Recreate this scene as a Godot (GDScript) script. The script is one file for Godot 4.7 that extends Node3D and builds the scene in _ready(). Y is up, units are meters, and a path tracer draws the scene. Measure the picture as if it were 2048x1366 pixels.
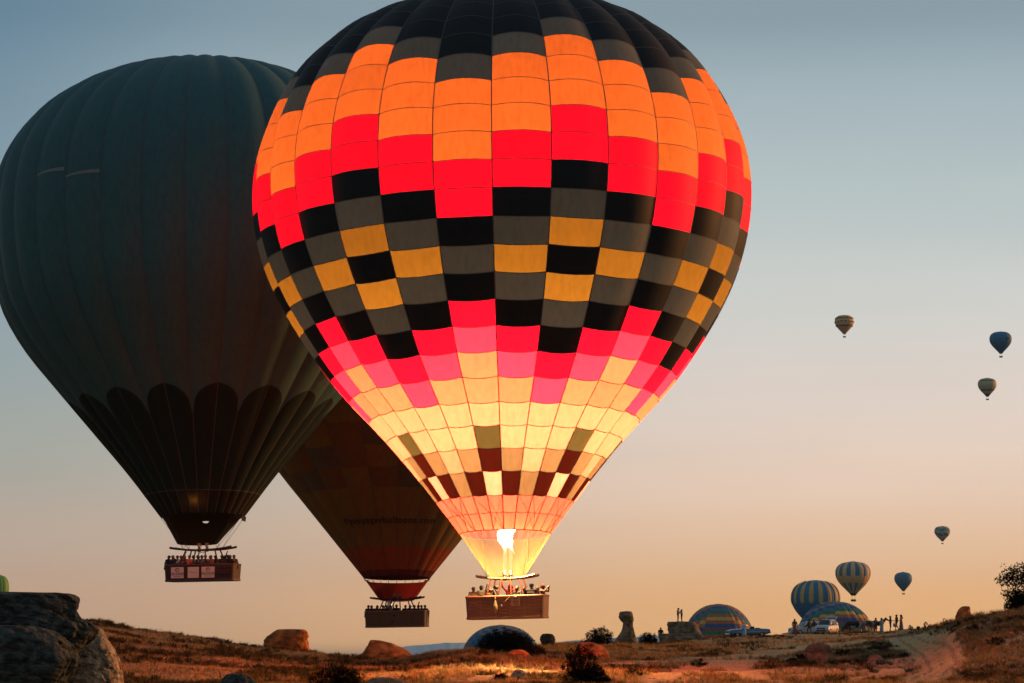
extends Node3D
# Dawn over a valley of rocks: three big hot air balloons in the air, others being filled or drifting far off.
# Units are metres, y is up, the camera stands at (0, 1.7, 0) and looks towards -z.

const F := 5000.0            # focal length in pixels of the 2048 px wide photograph
const CAM := Vector3(0, 1.7, 0)
var pitch := atan(617.0 / F)
var names := {}
var mats := {}
var rng := RandomNumberGenerator.new()
var relief := FastNoiseLite.new()
var patchy := FastNoiseLite.new()
var rough := FastNoiseLite.new()


func _ready() -> void:
	rng.seed = 7
	relief.seed = 3
	relief.frequency = 0.12
	relief.fractal_octaves = 2
	patchy.seed = 11
	patchy.frequency = 0.16
	patchy.fractal_octaves = 3
	rough.seed = 21
	rough.frequency = 1.0
	rough.fractal_octaves = 4
	# camera, sky, sun
	var cam := Camera3D.new()
	cam.name = "camera"
	cam.fov = rad_to_deg(2.0 * atan(683.0 / F))
	cam.near = 0.5
	cam.far = 60000.0
	cam.position = CAM
	cam.rotation.x = pitch
	add_child(cam)
	cam.current = true
	var we := WorldEnvironment.new()
	we.name = "environment"
	var env := Environment.new()
	env.background_mode = Environment.BG_SKY
	env.tonemap_mode = Environment.TONE_MAPPER_LINEAR
	env.tonemap_exposure = 1.0
	env.sdfgi_enabled = true
	env.ssao_enabled = true
	env.ssil_enabled = true
	var sky := Sky.new()
	var sm := PanoramaSkyMaterial.new()
	sm.panorama = dawn_sky()
	sky.sky_material = sm
	env.sky = sky
	env.background_energy_multiplier = 1.0
	env.fog_enabled = true
	env.fog_light_color = lin(0.45, 0.74, 1.0)
	env.fog_density = 0.00003
	we.environment = env
	add_child(we)
	var sun := DirectionalLight3D.new()
	sun.name = "low_sun"
	sun.light_energy = 1.2
	sun.light_color = Color(1.0, 0.66, 0.36)
	sun.light_angular_distance = 10.0
	sun.shadow_enabled = true
	sun.rotation = Vector3(deg_to_rad(-8.5), deg_to_rad(180.0 - 66.0), 0)
	add_child(sun)
	make_materials()
	make_ground()
	make_hills()
	main_balloon()
	left_balloon()
	middle_balloon()
	far_balloons()
	make_rocks()
	make_vehicles()
	make_people()
	make_horses()
	make_plants()


# ---------------------------------------------------------------- light and measure
func lin(r: float, g: float, b: float) -> Color:
	return Color(r, g, b).linear_to_srgb()


func ray(px: float, py: float) -> Vector3:      # the direction of a pixel of the photograph, one metre deep
	var v := Vector3((px - 1024.0) / F, (683.0 - py) / F, -1.0).rotated(Vector3.RIGHT, pitch)
	return v / -v.z


func at(px: float, py: float, depth: float) -> Vector3:
	return CAM + ray(px, py) * depth


const SKY_RIGHT := [[-2.0, 0.85, 0.44, 0.165], [0.0, 0.88, 0.46, 0.175], [1.2, 0.90, 0.49, 0.215], [2.4, 0.88, 0.575, 0.365], [3.8, 0.865, 0.65, 0.51], [5.6, 0.79, 0.675, 0.595], [7.6, 0.665, 0.66, 0.62], [10.1, 0.50, 0.575, 0.575], [12.5, 0.385, 0.475, 0.515], [14.4, 0.258, 0.345, 0.395], [18.0, 0.225, 0.305, 0.36], [25.0, 0.21, 0.275, 0.33], [50.0, 0.18, 0.23, 0.29], [90.0, 0.165, 0.21, 0.275]]
const SKY_LEFT := [[-2.0, 0.52, 0.315, 0.19], [0.0, 0.535, 0.335, 0.205], [1.2, 0.57, 0.38, 0.265], [2.4, 0.51, 0.40, 0.32], [4.5, 0.365, 0.395, 0.355], [6.5, 0.29, 0.365, 0.385], [8.0, 0.255, 0.345, 0.395], [10.5, 0.19, 0.29, 0.36], [14.4, 0.105, 0.21, 0.30], [18.0, 0.15, 0.235, 0.315], [25.0, 0.16, 0.23, 0.305], [50.0, 0.165, 0.22, 0.285], [90.0, 0.165, 0.21, 0.275]]


func stops(list: Array, x: float) -> Vector3:
	var n := 0
	while n < list.size() - 2 and x > list[n + 1][0]:
		n += 1
	var a: Array = list[n]
	var b: Array = list[n + 1]
	var t := smoothstep(0.0, 1.0, clampf((x - a[0]) / (b[0] - a[0]), 0, 1)) * 0.35 + clampf((x - a[0]) / (b[0] - a[0]), 0, 1) * 0.65
	return Vector3(a[1], a[2], a[3]).lerp(Vector3(b[1], b[2], b[3]), t)


func dawn_sky() -> ImageTexture:                # clear air, warmest low down towards the place where the sun will rise
	var w := 1440
	var h := 720
	var im := Image.create(w, h, false, Image.FORMAT_RGBF)
	var streak := FastNoiseLite.new()
	streak.seed = 5
	streak.frequency = 0.9
	streak.fractal_octaves = 3
	for j in h:
		var el := 90.0 - (j + 0.5) / h * 180.0
		if el < -3.0:
			im.fill_rect(Rect2i(0, j, w, h - j), Color(0.30, 0.2, 0.13))
			break
		var lo := stops(SKY_LEFT, el)
		var hi := stops(SKY_RIGHT, el)
		for i in w:
			var az := wrapf((i + 0.5) / w * 360.0, -180.0, 180.0)
			var edge := lerpf(-3.5, -8.8, smoothstep(6.0, 13.0, el))
			var s := 1.0 / (1.0 + exp(-(az - edge) / lerpf(3.2, 2.2, smoothstep(6.0, 13.0, el)))) * exp(-pow(maxf(0.0, az - 18.0) / 55.0, 2.0))
			var c := lo.lerp(hi, s)
			var k := 1.0 + 0.035 * streak.get_noise_3d(cos(deg_to_rad(az)) * 6.0, el * 0.55, sin(deg_to_rad(az)) * 6.0) * clampf(el, 0, 1)
			im.set_pixel(i, j, Color(c.x * k, c.y * k, c.z * k))
	return ImageTexture.create_from_image(im)


# ---------------------------------------------------------------- names and tags
func numbered(called: String) -> String:
	if not names.has(called):
		names[called] = 0
		return called
	names[called] += 1
	return "%s_%03d" % [called, names[called]]


func tag(o: Node, label := "", category := "", group := "", kind := "") -> Node:
	if label:
		o.set_meta("label", label)
	if category:
		o.set_meta("category", category)
	if group:
		o.set_meta("group", group)
	if kind:
		o.set_meta("kind", kind)
	return o


func thing(called: String, label: String, category: String, where := Vector3.ZERO, group := "") -> Node3D:
	var o := Node3D.new()
	o.name = numbered(called)
	add_child(o)
	o.position = where
	tag(o, label, category, group)
	return o


func put(called: String, m: Mesh, mat: Material, parent: Node = null) -> MeshInstance3D:
	var o := MeshInstance3D.new()
	o.mesh = m
	if mat:
		o.material_override = mat
	if parent == null or parent == self:
		o.name = numbered(called)
		add_child(o)
	else:
		o.name = called
		parent.add_child(o, true)
	return o


# ---------------------------------------------------------------- materials
func mottled(seed_: int, freq: float, lo: float, hi: float, oct := 4, size := 512) -> ImageTexture:
	var n := FastNoiseLite.new()
	n.seed = seed_
	n.frequency = freq
	n.fractal_octaves = oct
	var im := n.get_seamless_image(size, size)
	im.convert(Image.FORMAT_RGB8)
	var data := im.get_data()
	for i in data.size():
		data[i] = int(clampf(lo + (hi - lo) * data[i] / 255.0, 0, 1) * 255.0)
	return ImageTexture.create_from_image(Image.create_from_data(size, size, false, Image.FORMAT_RGB8, data))


func mat(key: String, c: Color, r := 0.8, metal := 0.0) -> StandardMaterial3D:
	if mats.has(key):
		return mats[key]
	var m := StandardMaterial3D.new()
	m.resource_name = key
	m.albedo_color = c.linear_to_srgb()
	m.roughness = r
	m.metallic = metal
	mats[key] = m
	return m


func fabric(key: String, c: Color, through := 1.0, spec := 0.25) -> StandardMaterial3D:    # coated ripstop nylon that lets light through
	if mats.has(key):
		return mats[key]
	var m := mat(key, c, 0.6)
	m.metallic_specular = spec
	m.backlight_enabled = true
	m.backlight = Color(through, through, through)
	m.albedo_texture = mats["tex_fabric"]
	m.uv1_triplanar = true
	m.uv1_world_triplanar = true
	m.uv1_scale = Vector3(0.14, 0.05, 0.14)
	return m


func make_materials() -> void:
	mats["tex_fabric"] = mottled(4, 0.04, 0.88, 1.06, 5)
	mats["tex_grain"] = mottled(9, 0.03, 0.45, 1.15, 5)
	mats["tex_rock"] = mottled(19, 0.012, 0.35, 1.2, 7)
	mats["tex_bump"] = mottled(12, 0.014, 0.0, 1.0, 7)
	mats["tex_wicker"] = wicker()
	var g := mat("ground", Color.WHITE, 0.95)
	g.vertex_color_use_as_albedo = true
	g.albedo_texture = mats["tex_grain"]
	g.uv1_triplanar = true
	g.uv1_world_triplanar = true
	g.uv1_scale = Vector3(0.35, 0.35, 0.35)
	g.metallic_specular = 0.2
	var p := mat("plants", Color.WHITE, 0.8)
	p.vertex_color_use_as_albedo = true
	p.metallic_specular = 0.25
	p.backlight_enabled = true
	p.backlight = Color(0.7, 0.7, 0.7)
	var leafy := mat("leafage", Color.WHITE, 0.9)
	leafy.vertex_color_use_as_albedo = true
	leafy.metallic_specular = 0.05
	leafy.backlight_enabled = true
	leafy.backlight = Color(0.4, 0.4, 0.4)
	for row in [["rock_dark", 0.085, 0.09, 0.075, 0.55], ["rock_warm", 0.75, 0.25, 0.065, 0.16], ["rock_grey", 0.30, 0.215, 0.13, 0.13], ["rock_pale", 0.58, 0.39, 0.22, 0.6]]:
		var m := mat(row[0], Color(row[1], row[2], row[3]), 0.92)
		m.albedo_texture = mats["tex_rock"]
		m.uv1_triplanar = true
		m.uv1_world_triplanar = true
		m.uv1_scale = Vector3(row[4], row[4] * 1.6, row[4])
		m.heightmap_enabled = true
		m.heightmap_texture = mats["tex_bump"]
		m.heightmap_scale = 14.0
		m.metallic_specular = 0.25
	var wk := mat("wicker", Color(0.50, 0.21, 0.075), 0.7)
	wk.albedo_texture = mats["tex_wicker"]
	wk.uv1_scale = Vector3(1, 1, 1)
	mat("leather", Color(0.30, 0.12, 0.05), 0.5)
	mat("steel", Color(0.5, 0.48, 0.45), 0.35, 0.9)
	mat("dark_steel", Color(0.05, 0.05, 0.05), 0.45, 0.6)
	mat("rope", Color(0.03, 0.025, 0.02), 0.9)
	mat("tape_dark", Color(0.055, 0.05, 0.045), 0.7)
	mat("brass", Color(0.5, 0.3, 0.08), 0.3, 0.9)
	mat("rubber", Color(0.012, 0.012, 0.013), 0.85)
	mat("chrome", Color(0.6, 0.6, 0.6), 0.15, 1.0)
	mat("glass", Color(0.01, 0.013, 0.016), 0.06)
	mat("lamp_glass", Color(0.5, 0.5, 0.5), 0.1)
	mat("red_lamp", Color(0.3, 0.01, 0.01), 0.2)
	mat("board", Color(0.55, 0.5, 0.43), 0.7)
	mat("ink", Color(0.02, 0.02, 0.025), 0.8)


func wicker() -> ImageTexture:                  # willow weave: over and under strands, a tone of its own for each
	var s := 256
	var im := Image.create(s, s, false, Image.FORMAT_RGB8)
	var r := RandomNumberGenerator.new()
	r.seed = 5
	var tone := []
	for i in 32 * 16:
		tone.append(r.randf_range(0.55, 1.0))
	for y in s:
		for x in s:
			var row := y / 8
			var shifted := x + (16 if row % 2 else 0)
			var cell := (shifted / 32) % 8
			var u := fmod(shifted, 32.0) / 32.0
			var v := fmod(y, 8.0) / 8.0
			var k: float = tone[row * 8 + cell] * (0.35 + 0.65 * sin(PI * v)) * (0.55 + 0.45 * sin(PI * u))
			im.set_pixel(x, y, Color(k, k, k))
	return ImageTexture.create_from_image(im)


# ---------------------------------------------------------------- mesh helpers
func grid(nu: int, nv: int, f: Callable, uvs := Vector2.ONE) -> ArrayMesh:     # f(u, v) on a sheet; its front is where d/du x d/dv points
	var st := SurfaceTool.new()
	st.begin(Mesh.PRIMITIVE_TRIANGLES)
	add_grid(st, nu, nv, f, uvs)
	return st.commit()


func add_grid(st: SurfaceTool, nu: int, nv: int, f: Callable, uvs := Vector2.ONE) -> void:
	var p := PackedVector3Array()
	p.resize((nu + 1) * (nv + 1))
	for j in nv + 1:
		for i in nu + 1:
			p[j * (nu + 1) + i] = f.call(float(i) / nu, float(j) / nv)
	var w := nu + 1
	var wraps := p[0].distance_to(p[nu]) < 1e-4 and nv > 0 and p[w].distance_to(p[w + nu]) < 1e-4
	var nrm := PackedVector3Array()
	nrm.resize(p.size())
	for j in nv + 1:
		for i in w:
			var a := i - 1 if i > 0 else (nu - 1 if wraps else 0)
			var b := i + 1 if i < nu else (1 if wraps else nu)
			var du := p[j * w + b] - p[j * w + a]
			var dv := p[mini(j + 1, nv) * w + i] - p[maxi(j - 1, 0) * w + i]
			var n := du.cross(dv)
			if n.length_squared() < 1e-14:
				var jj := 1 if j == 0 else nv - 1
				n = (p[jj * w + b] - p[jj * w + a]).cross(dv)
			nrm[j * w + i] = n.normalized() if n.length_squared() > 1e-16 else Vector3.UP
	var quad := func(i: int, j: int) -> void:
		st.set_normal(nrm[j * w + i])
		st.set_uv(Vector2(float(i) / nu * uvs.x, (1.0 - float(j) / nv) * uvs.y))
		st.add_vertex(p[j * w + i])
	for j in nv:
		for i in nu:
			quad.call(i, j)
			quad.call(i, j + 1)
			quad.call(i + 1, j)
			quad.call(i + 1, j)
			quad.call(i, j + 1)
			quad.call(i + 1, j + 1)


func add_tube(st: SurfaceTool, pts: Array, r0: float, r1 := -1.0, sides := 6) -> void:
	if r1 < 0:
		r1 = r0
	var n := pts.size() - 1
	var frames := []
	for i in n + 1:
		var d: Vector3 = (pts[mini(i + 1, n)] - pts[maxi(i - 1, 0)]).normalized()
		var s := d.cross(Vector3.UP if absf(d.y) < 0.9 else Vector3.RIGHT).normalized()
		frames.append([s, d.cross(s).normalized()])
	add_grid(st, sides, n, func(u: float, v: float) -> Vector3:
		var k := int(round(v * n))
		var r := lerpf(r0, r1, v)
		return pts[k] + (frames[k][0] * cos(TAU * u) + frames[k][1] * sin(TAU * u)) * r)
	for e in [0, n]:
		var c: Vector3 = pts[e]
		var r := r0 if e == 0 else r1
		if r < 0.004:
			continue
		for k in sides:
			var a: Vector3 = c + (frames[e][0] * cos(TAU * k / sides) + frames[e][1] * sin(TAU * k / sides)) * r
			var b: Vector3 = c + (frames[e][0] * cos(TAU * (k + 1) / sides) + frames[e][1] * sin(TAU * (k + 1) / sides)) * r
			var out: Vector3 = frames[e][0].cross(frames[e][1]) * (-1.0 if e == 0 else 1.0)
			st.set_normal(out)
			st.add_vertex(c)
			st.set_normal(out)
			st.add_vertex(b if e > 0 else a)
			st.set_normal(out)
			st.add_vertex(a if e > 0 else b)


func tube(pts: Array, r0: float, r1 := -1.0, sides := 6) -> ArrayMesh:
	var st := SurfaceTool.new()
	st.begin(Mesh.PRIMITIVE_TRIANGLES)
	add_tube(st, pts, r0, r1, sides)
	return st.commit()


func add_box(st: SurfaceTool, size: Vector3, xf := Transform3D.IDENTITY) -> void:
	var b := BoxMesh.new()
	b.size = size
	st.append_from(b, 0, xf)


func box(size: Vector3, xf := Transform3D.IDENTITY) -> ArrayMesh:
	var st := SurfaceTool.new()
	st.begin(Mesh.PRIMITIVE_TRIANGLES)
	add_box(st, size, xf)
	return st.commit()


func lathe(profile: Array, sides := 20) -> ArrayMesh:    # [[radius, height], ...] from the bottom up
	var n := profile.size() - 1
	return grid(sides, n, func(u: float, v: float) -> Vector3:
		var q: Array = profile[int(round(v * n))]
		return Vector3(sin(TAU * u) * q[0], q[1], cos(TAU * u) * q[0]))


func curve(xs: Array, ys: Array, x: float) -> float:     # a smooth line through the points
	var n := 0
	while n < xs.size() - 2 and x > xs[n + 1]:
		n += 1
	var dx: float = xs[n + 1] - xs[n]
	var t := clampf((x - xs[n]) / dx, 0, 1)
	var slope := func(i: int) -> float:
		var a := maxi(i - 1, 0)
		var b := mini(i + 1, xs.size() - 1)
		return (ys[b] - ys[a]) / (xs[b] - xs[a])
	var t2 := t * t
	var t3 := t2 * t
	return (2 * t3 - 3 * t2 + 1) * ys[n] + (t3 - 2 * t2 + t) * dx * slope.call(n) + (3 * t2 - 2 * t3) * ys[n + 1] + (t3 - t2) * dx * slope.call(n + 1)


func line(xs: Array, ys: Array, x: float) -> float:
	var n := 0
	while n < xs.size() - 2 and x > xs[n + 1]:
		n += 1
	return lerpf(ys[n], ys[n + 1], clampf((x - xs[n]) / (xs[n + 1] - xs[n]), 0, 1))


# any rounded body: tapered limbs melted together in a field, skinned with surface nets; each limb brings a region (its own surface)
func melt(bones: Array, cell: float, k := 0.03) -> ArrayMesh:      # bone: [from, to, radius from, radius to, region]
	var lo := Vector3.ONE * 1e9
	var hi := Vector3.ONE * -1e9
	for b in bones:
		var r: float = maxf(b[2], b[3]) + k + cell * 2.0
		lo = lo.min(b[0] - Vector3.ONE * r).min(b[1] - Vector3.ONE * r)
		hi = hi.max(b[0] + Vector3.ONE * r).max(b[1] + Vector3.ONE * r)
	var nx := int((hi.x - lo.x) / cell) + 2
	var ny := int((hi.y - lo.y) / cell) + 2
	var nz := int((hi.z - lo.z) / cell) + 2
	var d := PackedFloat32Array()
	d.resize(nx * ny * nz)
	d.fill(1.0)
	var near := d.duplicate()
	var reg := PackedByteArray()
	reg.resize(nx * ny * nz)
	for b in bones:
		var pa: Vector3 = b[0]
		var ba: Vector3 = b[1] - b[0]
		var bb := maxf(ba.length_squared(), 1e-9)
		var ra: float = b[2]
		var rb: float = b[3]
		var r := maxf(ra, rb) + k + cell * 1.5
		var c0 := ((pa.min(b[1]) - Vector3.ONE * r - lo) / cell).floor()
		var c1 := ((pa.max(b[1]) + Vector3.ONE * r - lo) / cell).ceil()
		for z in range(maxi(0, int(c0.z)), mini(nz, int(c1.z) + 1)):
			for y in range(maxi(0, int(c0.y)), mini(ny, int(c1.y) + 1)):
				for x in range(maxi(0, int(c0.x)), mini(nx, int(c1.x) + 1)):
					var p := lo + Vector3(x, y, z) * cell - pa
					var h := clampf(p.dot(ba) / bb, 0.0, 1.0)
					var e := (p - ba * h).length() - lerpf(ra, rb, h)
					var at_ := (z * ny + y) * nx + x
					if e < near[at_]:
						near[at_] = e
						reg[at_] = b[4]
					var o := d[at_]
					var m := maxf(k - absf(o - e), 0.0) / k
					d[at_] = minf(o, e) - m * m * k * 0.25
	var index := {}
	var verts := PackedVector3Array()
	var vreg := PackedByteArray()
	var step := [0, 1, nx, nx + 1, nx * ny, nx * ny + 1, nx * ny + nx, nx * ny + nx + 1]
	for z in nz - 1:
		for y in ny - 1:
			for x in nx - 1:
				var base := (z * ny + y) * nx + x
				var inside := 0
				for s in step:
					if d[base + s] < 0.0:
						inside += 1
				if inside == 0 or inside == 8:
					continue
				var sum := Vector3.ZERO
				var cnt := 0
				for e in [[0, 1], [2, 3], [4, 5], [6, 7], [0, 2], [1, 3], [4, 6], [5, 7], [0, 4], [1, 5], [2, 6], [3, 7]]:
					var va := d[base + step[e[0]]]
					var vb := d[base + step[e[1]]]
					if (va < 0.0) != (vb < 0.0):
						var t := va / (va - vb)
						var qa := Vector3(e[0] & 1, (e[0] >> 1) & 1, e[0] >> 2)
						var qb := Vector3(e[1] & 1, (e[1] >> 1) & 1, e[1] >> 2)
						sum += qa.lerp(qb, t)
						cnt += 1
				index[base] = verts.size()
				verts.append(lo + (Vector3(x, y, z) + sum / cnt) * cell)
				vreg.append(reg[base])
	var tris := PackedInt32Array()
	for base in index:
		var x: int = base % nx
		var y: int = (base / nx) % ny
		var z: int = base / (nx * ny)
		if x < 1 or y < 1 or z < 1:
			continue
		var v0 := d[base]
		for axis in 3:
			var far_: int = base + [1, nx, nx * ny][axis]
			if (v0 < 0.0) == (d[far_] < 0.0):
				continue
			var s1: int = [nx, nx * ny, 1][axis]
			var s2: int = [nx * ny, 1, nx][axis]
			var a: int = index[base - s1 - s2]
			var b2: int = index[base - s2]
			var c: int = index[base]
			var e2: int = index[base - s1]
			if v0 < 0.0:
				tris.append_array([a, c, b2, a, e2, c])
			else:
				tris.append_array([a, b2, c, a, c, e2])
	var nrm := PackedVector3Array()
	nrm.resize(verts.size())
	for t in range(0, tris.size(), 3):
		var n := (verts[tris[t + 2]] - verts[tris[t]]).cross(verts[tris[t + 1]] - verts[tris[t]])
		for q in 3:
			nrm[tris[t + q]] += n
	var mesh := ArrayMesh.new()
	var regions := {}
	for t in range(0, tris.size(), 3):
		var g := vreg[tris[t]]
		if vreg[tris[t + 1]] == vreg[tris[t + 2]]:
			g = vreg[tris[t + 1]]
		if not regions.has(g):
			regions[g] = []
		regions[g].append(t)
	var keys := regions.keys()
	keys.sort()
	for g in keys:
		var seen := {}
		var pv := PackedVector3Array()
		var pn := PackedVector3Array()
		var pi := PackedInt32Array()
		for t in regions[g]:
			for q in 3:
				var v := tris[t + q]
				if not seen.has(v):
					seen[v] = pv.size()
					pv.append(verts[v])
					pn.append(nrm[v].normalized())
				pi.append(seen[v])
		var arr := []
		arr.resize(Mesh.ARRAY_MAX)
		arr[Mesh.ARRAY_VERTEX] = pv
		arr[Mesh.ARRAY_NORMAL] = pn
		arr[Mesh.ARRAY_INDEX] = pi
		mesh.add_surface_from_arrays(Mesh.PRIMITIVE_TRIANGLES, arr)
	mesh.set_meta("regions", keys)
	return mesh


# ---------------------------------------------------------------- the land
# Each row: column of the photograph, distance of the crest seen there, height of the crest above the camera, how far the land stays level behind it
const CREST := [[-900, 170, 2.9, 10], [-400, 180, 2.7, 10], [0, 185, 2.5, 10], [200, 185, 2.03, 10], [300, 185, 1.4, 8], [400, 185, 0.89, 8], [500, 185, 0.26, 8], [600, 182, -0.18, 8], [700, 180, -0.47, 8], [820, 172, -0.55, 8], [870, 158, -0.28, 6], [940, 156, -0.1, 6], [1010, 160, 0, 8], [1090, 180, 0.32, 10], [1150, 205, 0.53, 14], [1250, 228, 0.55, 30], [1330, 262, 0.73, 40], [1450, 290, 1.43, 45], [1600, 295, 1.77, 45], [1760, 295, 2.0, 40], [1820, 285, 2.3, 30], [1850, 250, 2.1, 25], [1885, 190, 1.9, 15], [1920, 172, 2.06, 12], [2000, 165, 2.38, 12], [2048, 165, 2.57, 12], [2300, 165, 3.7, 15], [2900, 165, 4.4, 20]]
var crest := [[], [], [], []]
var trails := []            # [points in x, z with their half widths]


func ground_y(x: float, z: float) -> float:
	var d := maxf(-z, 0.001)
	var r := sqrt(x * x + z * z)
	if crest[0].is_empty():
		for row in CREST:
			for k in 4:
				crest[k].append(float(row[k]))
	var px := clampf(1024.0 + F * x / d, -900.0, 2900.0) if z < 0.0 else (-900.0 if x < 0 else 2900.0)
	var dc := line(crest[0], crest[1], px)
	var hc := line(crest[0], crest[2], px)
	var flat := line(crest[0], crest[3], px)
	var h := 0.0
	if r < 112.0:
		h = lerpf(-1.7, -1.5, smoothstep(20.0, 112.0, r))
	elif r < dc:
		var t := (r - 112.0) / (dc - 112.0)
		h = lerpf(-1.5, hc, 1.0 - pow(1.0 - t, 1.3))
	elif r < dc + flat:
		h = hc - 0.0012 * (r - dc) - 0.3 * pow((r - dc) / flat, 2.0)
	else:
		var f := r - dc - flat
		h = hc - 0.3 - 0.0012 * flat - 0.07 * f
		h = maxf(h, -22.0 + 2.0 * relief.get_noise_2d(x * 0.02, z * 0.02))
	var soft := clampf((r - 60.0) / 60.0, 0, 1)
	h += soft * 0.16 * relief.get_noise_2d(x, z) + 0.10 * soft * relief.get_noise_2d(x * 2.3 + 50.0, z * 1.6) * clampf(1.4 - r / 300.0, 0, 1)
	return CAM.y + h


func depth_at(px: float, py: float) -> float:     # where the line of sight through that pixel meets the ground
	var v := ray(px, py)
	var d := 40.0
	while d < 420.0:
		var p := CAM + v * d
		if p.y <= ground_y(p.x, p.z):
			return d
		d += 0.5
	return -1.0


func on_ground(px: float, depth: float) -> Vector3:
	var x := (px - 1024.0) / F * depth
	return Vector3(x, ground_y(x, -depth), -depth)


func make_trails() -> void:
	for t in [
		[[905, 1372, 0.5], [960, 1358, 0.55], [1030, 1349, 0.6], [1100, 1342, 0.5], [1150, 1337, 0.5], [1230, 1330, 0.9], [1320, 1325, 1.4], [1420, 1318, 1.7], [1500, 1312, 1.8], [1580, 1302, 1.5], [1640, 1293, 1.2], [1700, 1286, 0.9], [1745, 1280, 0.8]],
		[[1290, 1372, 0.6], [1330, 1352, 0.8], [1390, 1338, 1.1], [1440, 1322, 1.2]],
		[[1560, 1372, 0.5], [1500, 1356, 0.8], [1460, 1340, 0.9], [1500, 1322, 1.0]],
		[[1800, 1376, 1.0], [1850, 1358, 1.05], [1880, 1338, 1.1], [1872, 1316, 1.25], [1842, 1298, 1.4], [1818, 1284, 1.7], [1806, 1274, 2.0]],
		[[1640, 1372, 0.4], [1720, 1356, 0.5], [1800, 1338, 0.6], [1850, 1326, 0.7]],
		[[1990, 1296, 0.22], [2012, 1287, 0.25], [2035, 1278, 0.28], [2060, 1270, 0.3]],
		[[1400, 1300, 1.2], [1480, 1298, 1.4], [1570, 1294, 1.5], [1650, 1287, 1.3]],
	]:
		var pts := []
		for q in t:
			var d := depth_at(q[0], minf(q[1], 1366.0) if q[1] < 1366 else 1366.0)
			if q[1] > 1366:
				d = 108.0
			if d > 0:
				var p := on_ground(q[0], d)
				pts.append(Vector3(p.x, p.z, q[2]))
		trails.append(pts)


func trail_at(x: float, z: float) -> float:       # 1 on bare trodden earth, 0 in the grass
	var best := 0.0
	var wobble := 0.75 * patchy.get_noise_2d(x * 1.7, z * 1.1) + 0.35 * rough.get_noise_2d(x, z)
	for pts in trails:
		for k in pts.size() - 1:
			var a := Vector2(pts[k].x, pts[k].y)
			var b := Vector2(pts[k + 1].x, pts[k + 1].y)
			var p := Vector2(x, z)
			var ab := b - a
			var t := clampf((p - a).dot(ab) / maxf(ab.length_squared(), 1e-6), 0, 1)
			# the tracks run away from the eye: depth counts for less than breadth
			var off := p - a - ab * t
			var d := off.length()
			var w: float = lerpf(pts[k].z, pts[k + 1].z, t) * (1.0 + 0.6 * wobble)
			best = maxf(best, 1.0 - smoothstep(w * 0.7, w * 1.25 + 0.1, d))
	return best


func ruts_at(x: float, z: float) -> float:        # two wheel lines and a ragged middle along the widest track
	var pts: Array = trails[3]
	var best := 1e9
	var side := 0.0
	for k in pts.size() - 1:
		var a := Vector2(pts[k].x, pts[k].y)
		var ab := Vector2(pts[k + 1].x, pts[k + 1].y) - a
		var off := Vector2(x, z) - a
		var t := clampf(off.dot(ab) / maxf(ab.length_squared(), 1e-6), 0, 1)
		var d := (off - ab * t).length()
		if d < best:
			best = d
			side = signf(ab.cross(off))
	var s := best * side + 0.12 * rough.get_noise_2d(x * 0.7, z * 0.3)
	return maxf(smoothstep(0.16, 0.05, absf(absf(s) - 0.62)), 0.6 * smoothstep(0.2, 0.05, absf(s - 0.05)) * clampf(0.4 + 2.0 * rough.get_noise_2d(x, z), 0, 1))


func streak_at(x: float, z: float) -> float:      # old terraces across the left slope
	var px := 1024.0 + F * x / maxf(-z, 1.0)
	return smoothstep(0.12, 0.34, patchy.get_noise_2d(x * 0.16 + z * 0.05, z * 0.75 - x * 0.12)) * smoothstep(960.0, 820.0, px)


func bare_at(x: float, z: float) -> float:        # open trodden ground on the right of the balloon, broken by scrub
	var px := 1024.0 + F * x / maxf(-z, 1.0)
	return smoothstep(1130.0, 1330.0, px) * smoothstep(1900.0, 1780.0, px) * smoothstep(0.30, -0.05, patchy.get_noise_2d(x * 0.45 + 30.0, z * 0.35)) * 0.8


func make_ground() -> void:
	make_trails()
	var angles := []
	var a := -180.0
	while a < 180.0:
		angles.append(a)
		a += 0.055 if absf(a + 0.03) < 13.0 else (0.5 if absf(a) < 25.0 else 7.5)
	angles.append(180.0)
	var radii := [0.0]
	var r := 2.0
	while r < 7200.0:
		radii.append(r)
		r += clampf(r * 0.12, 0.5, 6.0) if r < 90.0 else (0.6 if r < 215.0 else (1.2 if r < 345.0 else r * 0.05))
	var w := angles.size()
	var v := PackedVector3Array()
	var c := PackedColorArray()
	var n := PackedVector3Array()
	var idx := PackedInt32Array()
	for ring in radii:
		for ang in angles:
			var x: float = sin(deg_to_rad(ang)) * ring
			var z: float = -cos(deg_to_rad(ang)) * ring
			v.append(Vector3(x, ground_y(x, z), z))
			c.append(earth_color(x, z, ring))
	n.resize(v.size())
	for j in radii.size() - 1:
		for i in w - 1:
			var p := j * w + i
			idx.append_array([p, p + w, p + 1, p + 1, p + w, p + w + 1])
	for t in range(0, idx.size(), 3):
		var q := (v[idx[t + 2]] - v[idx[t]]).cross(v[idx[t + 1]] - v[idx[t]])
		for k in 3:
			n[idx[t + k]] += q
	for k in n.size():
		n[k] = n[k].normalized() if n[k].length_squared() > 0 else Vector3.UP
	var arr := []
	arr.resize(Mesh.ARRAY_MAX)
	arr[Mesh.ARRAY_VERTEX] = v
	arr[Mesh.ARRAY_NORMAL] = n
	arr[Mesh.ARRAY_COLOR] = c
	arr[Mesh.ARRAY_INDEX] = idx
	var m := ArrayMesh.new()
	m.add_surface_from_arrays(Mesh.PRIMITIVE_TRIANGLES, arr)
	tag(put("ground", m, mats["ground"]), "dry hillside of bare earth, straw and worn dirt tracks", "ground", "", "structure")


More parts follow.
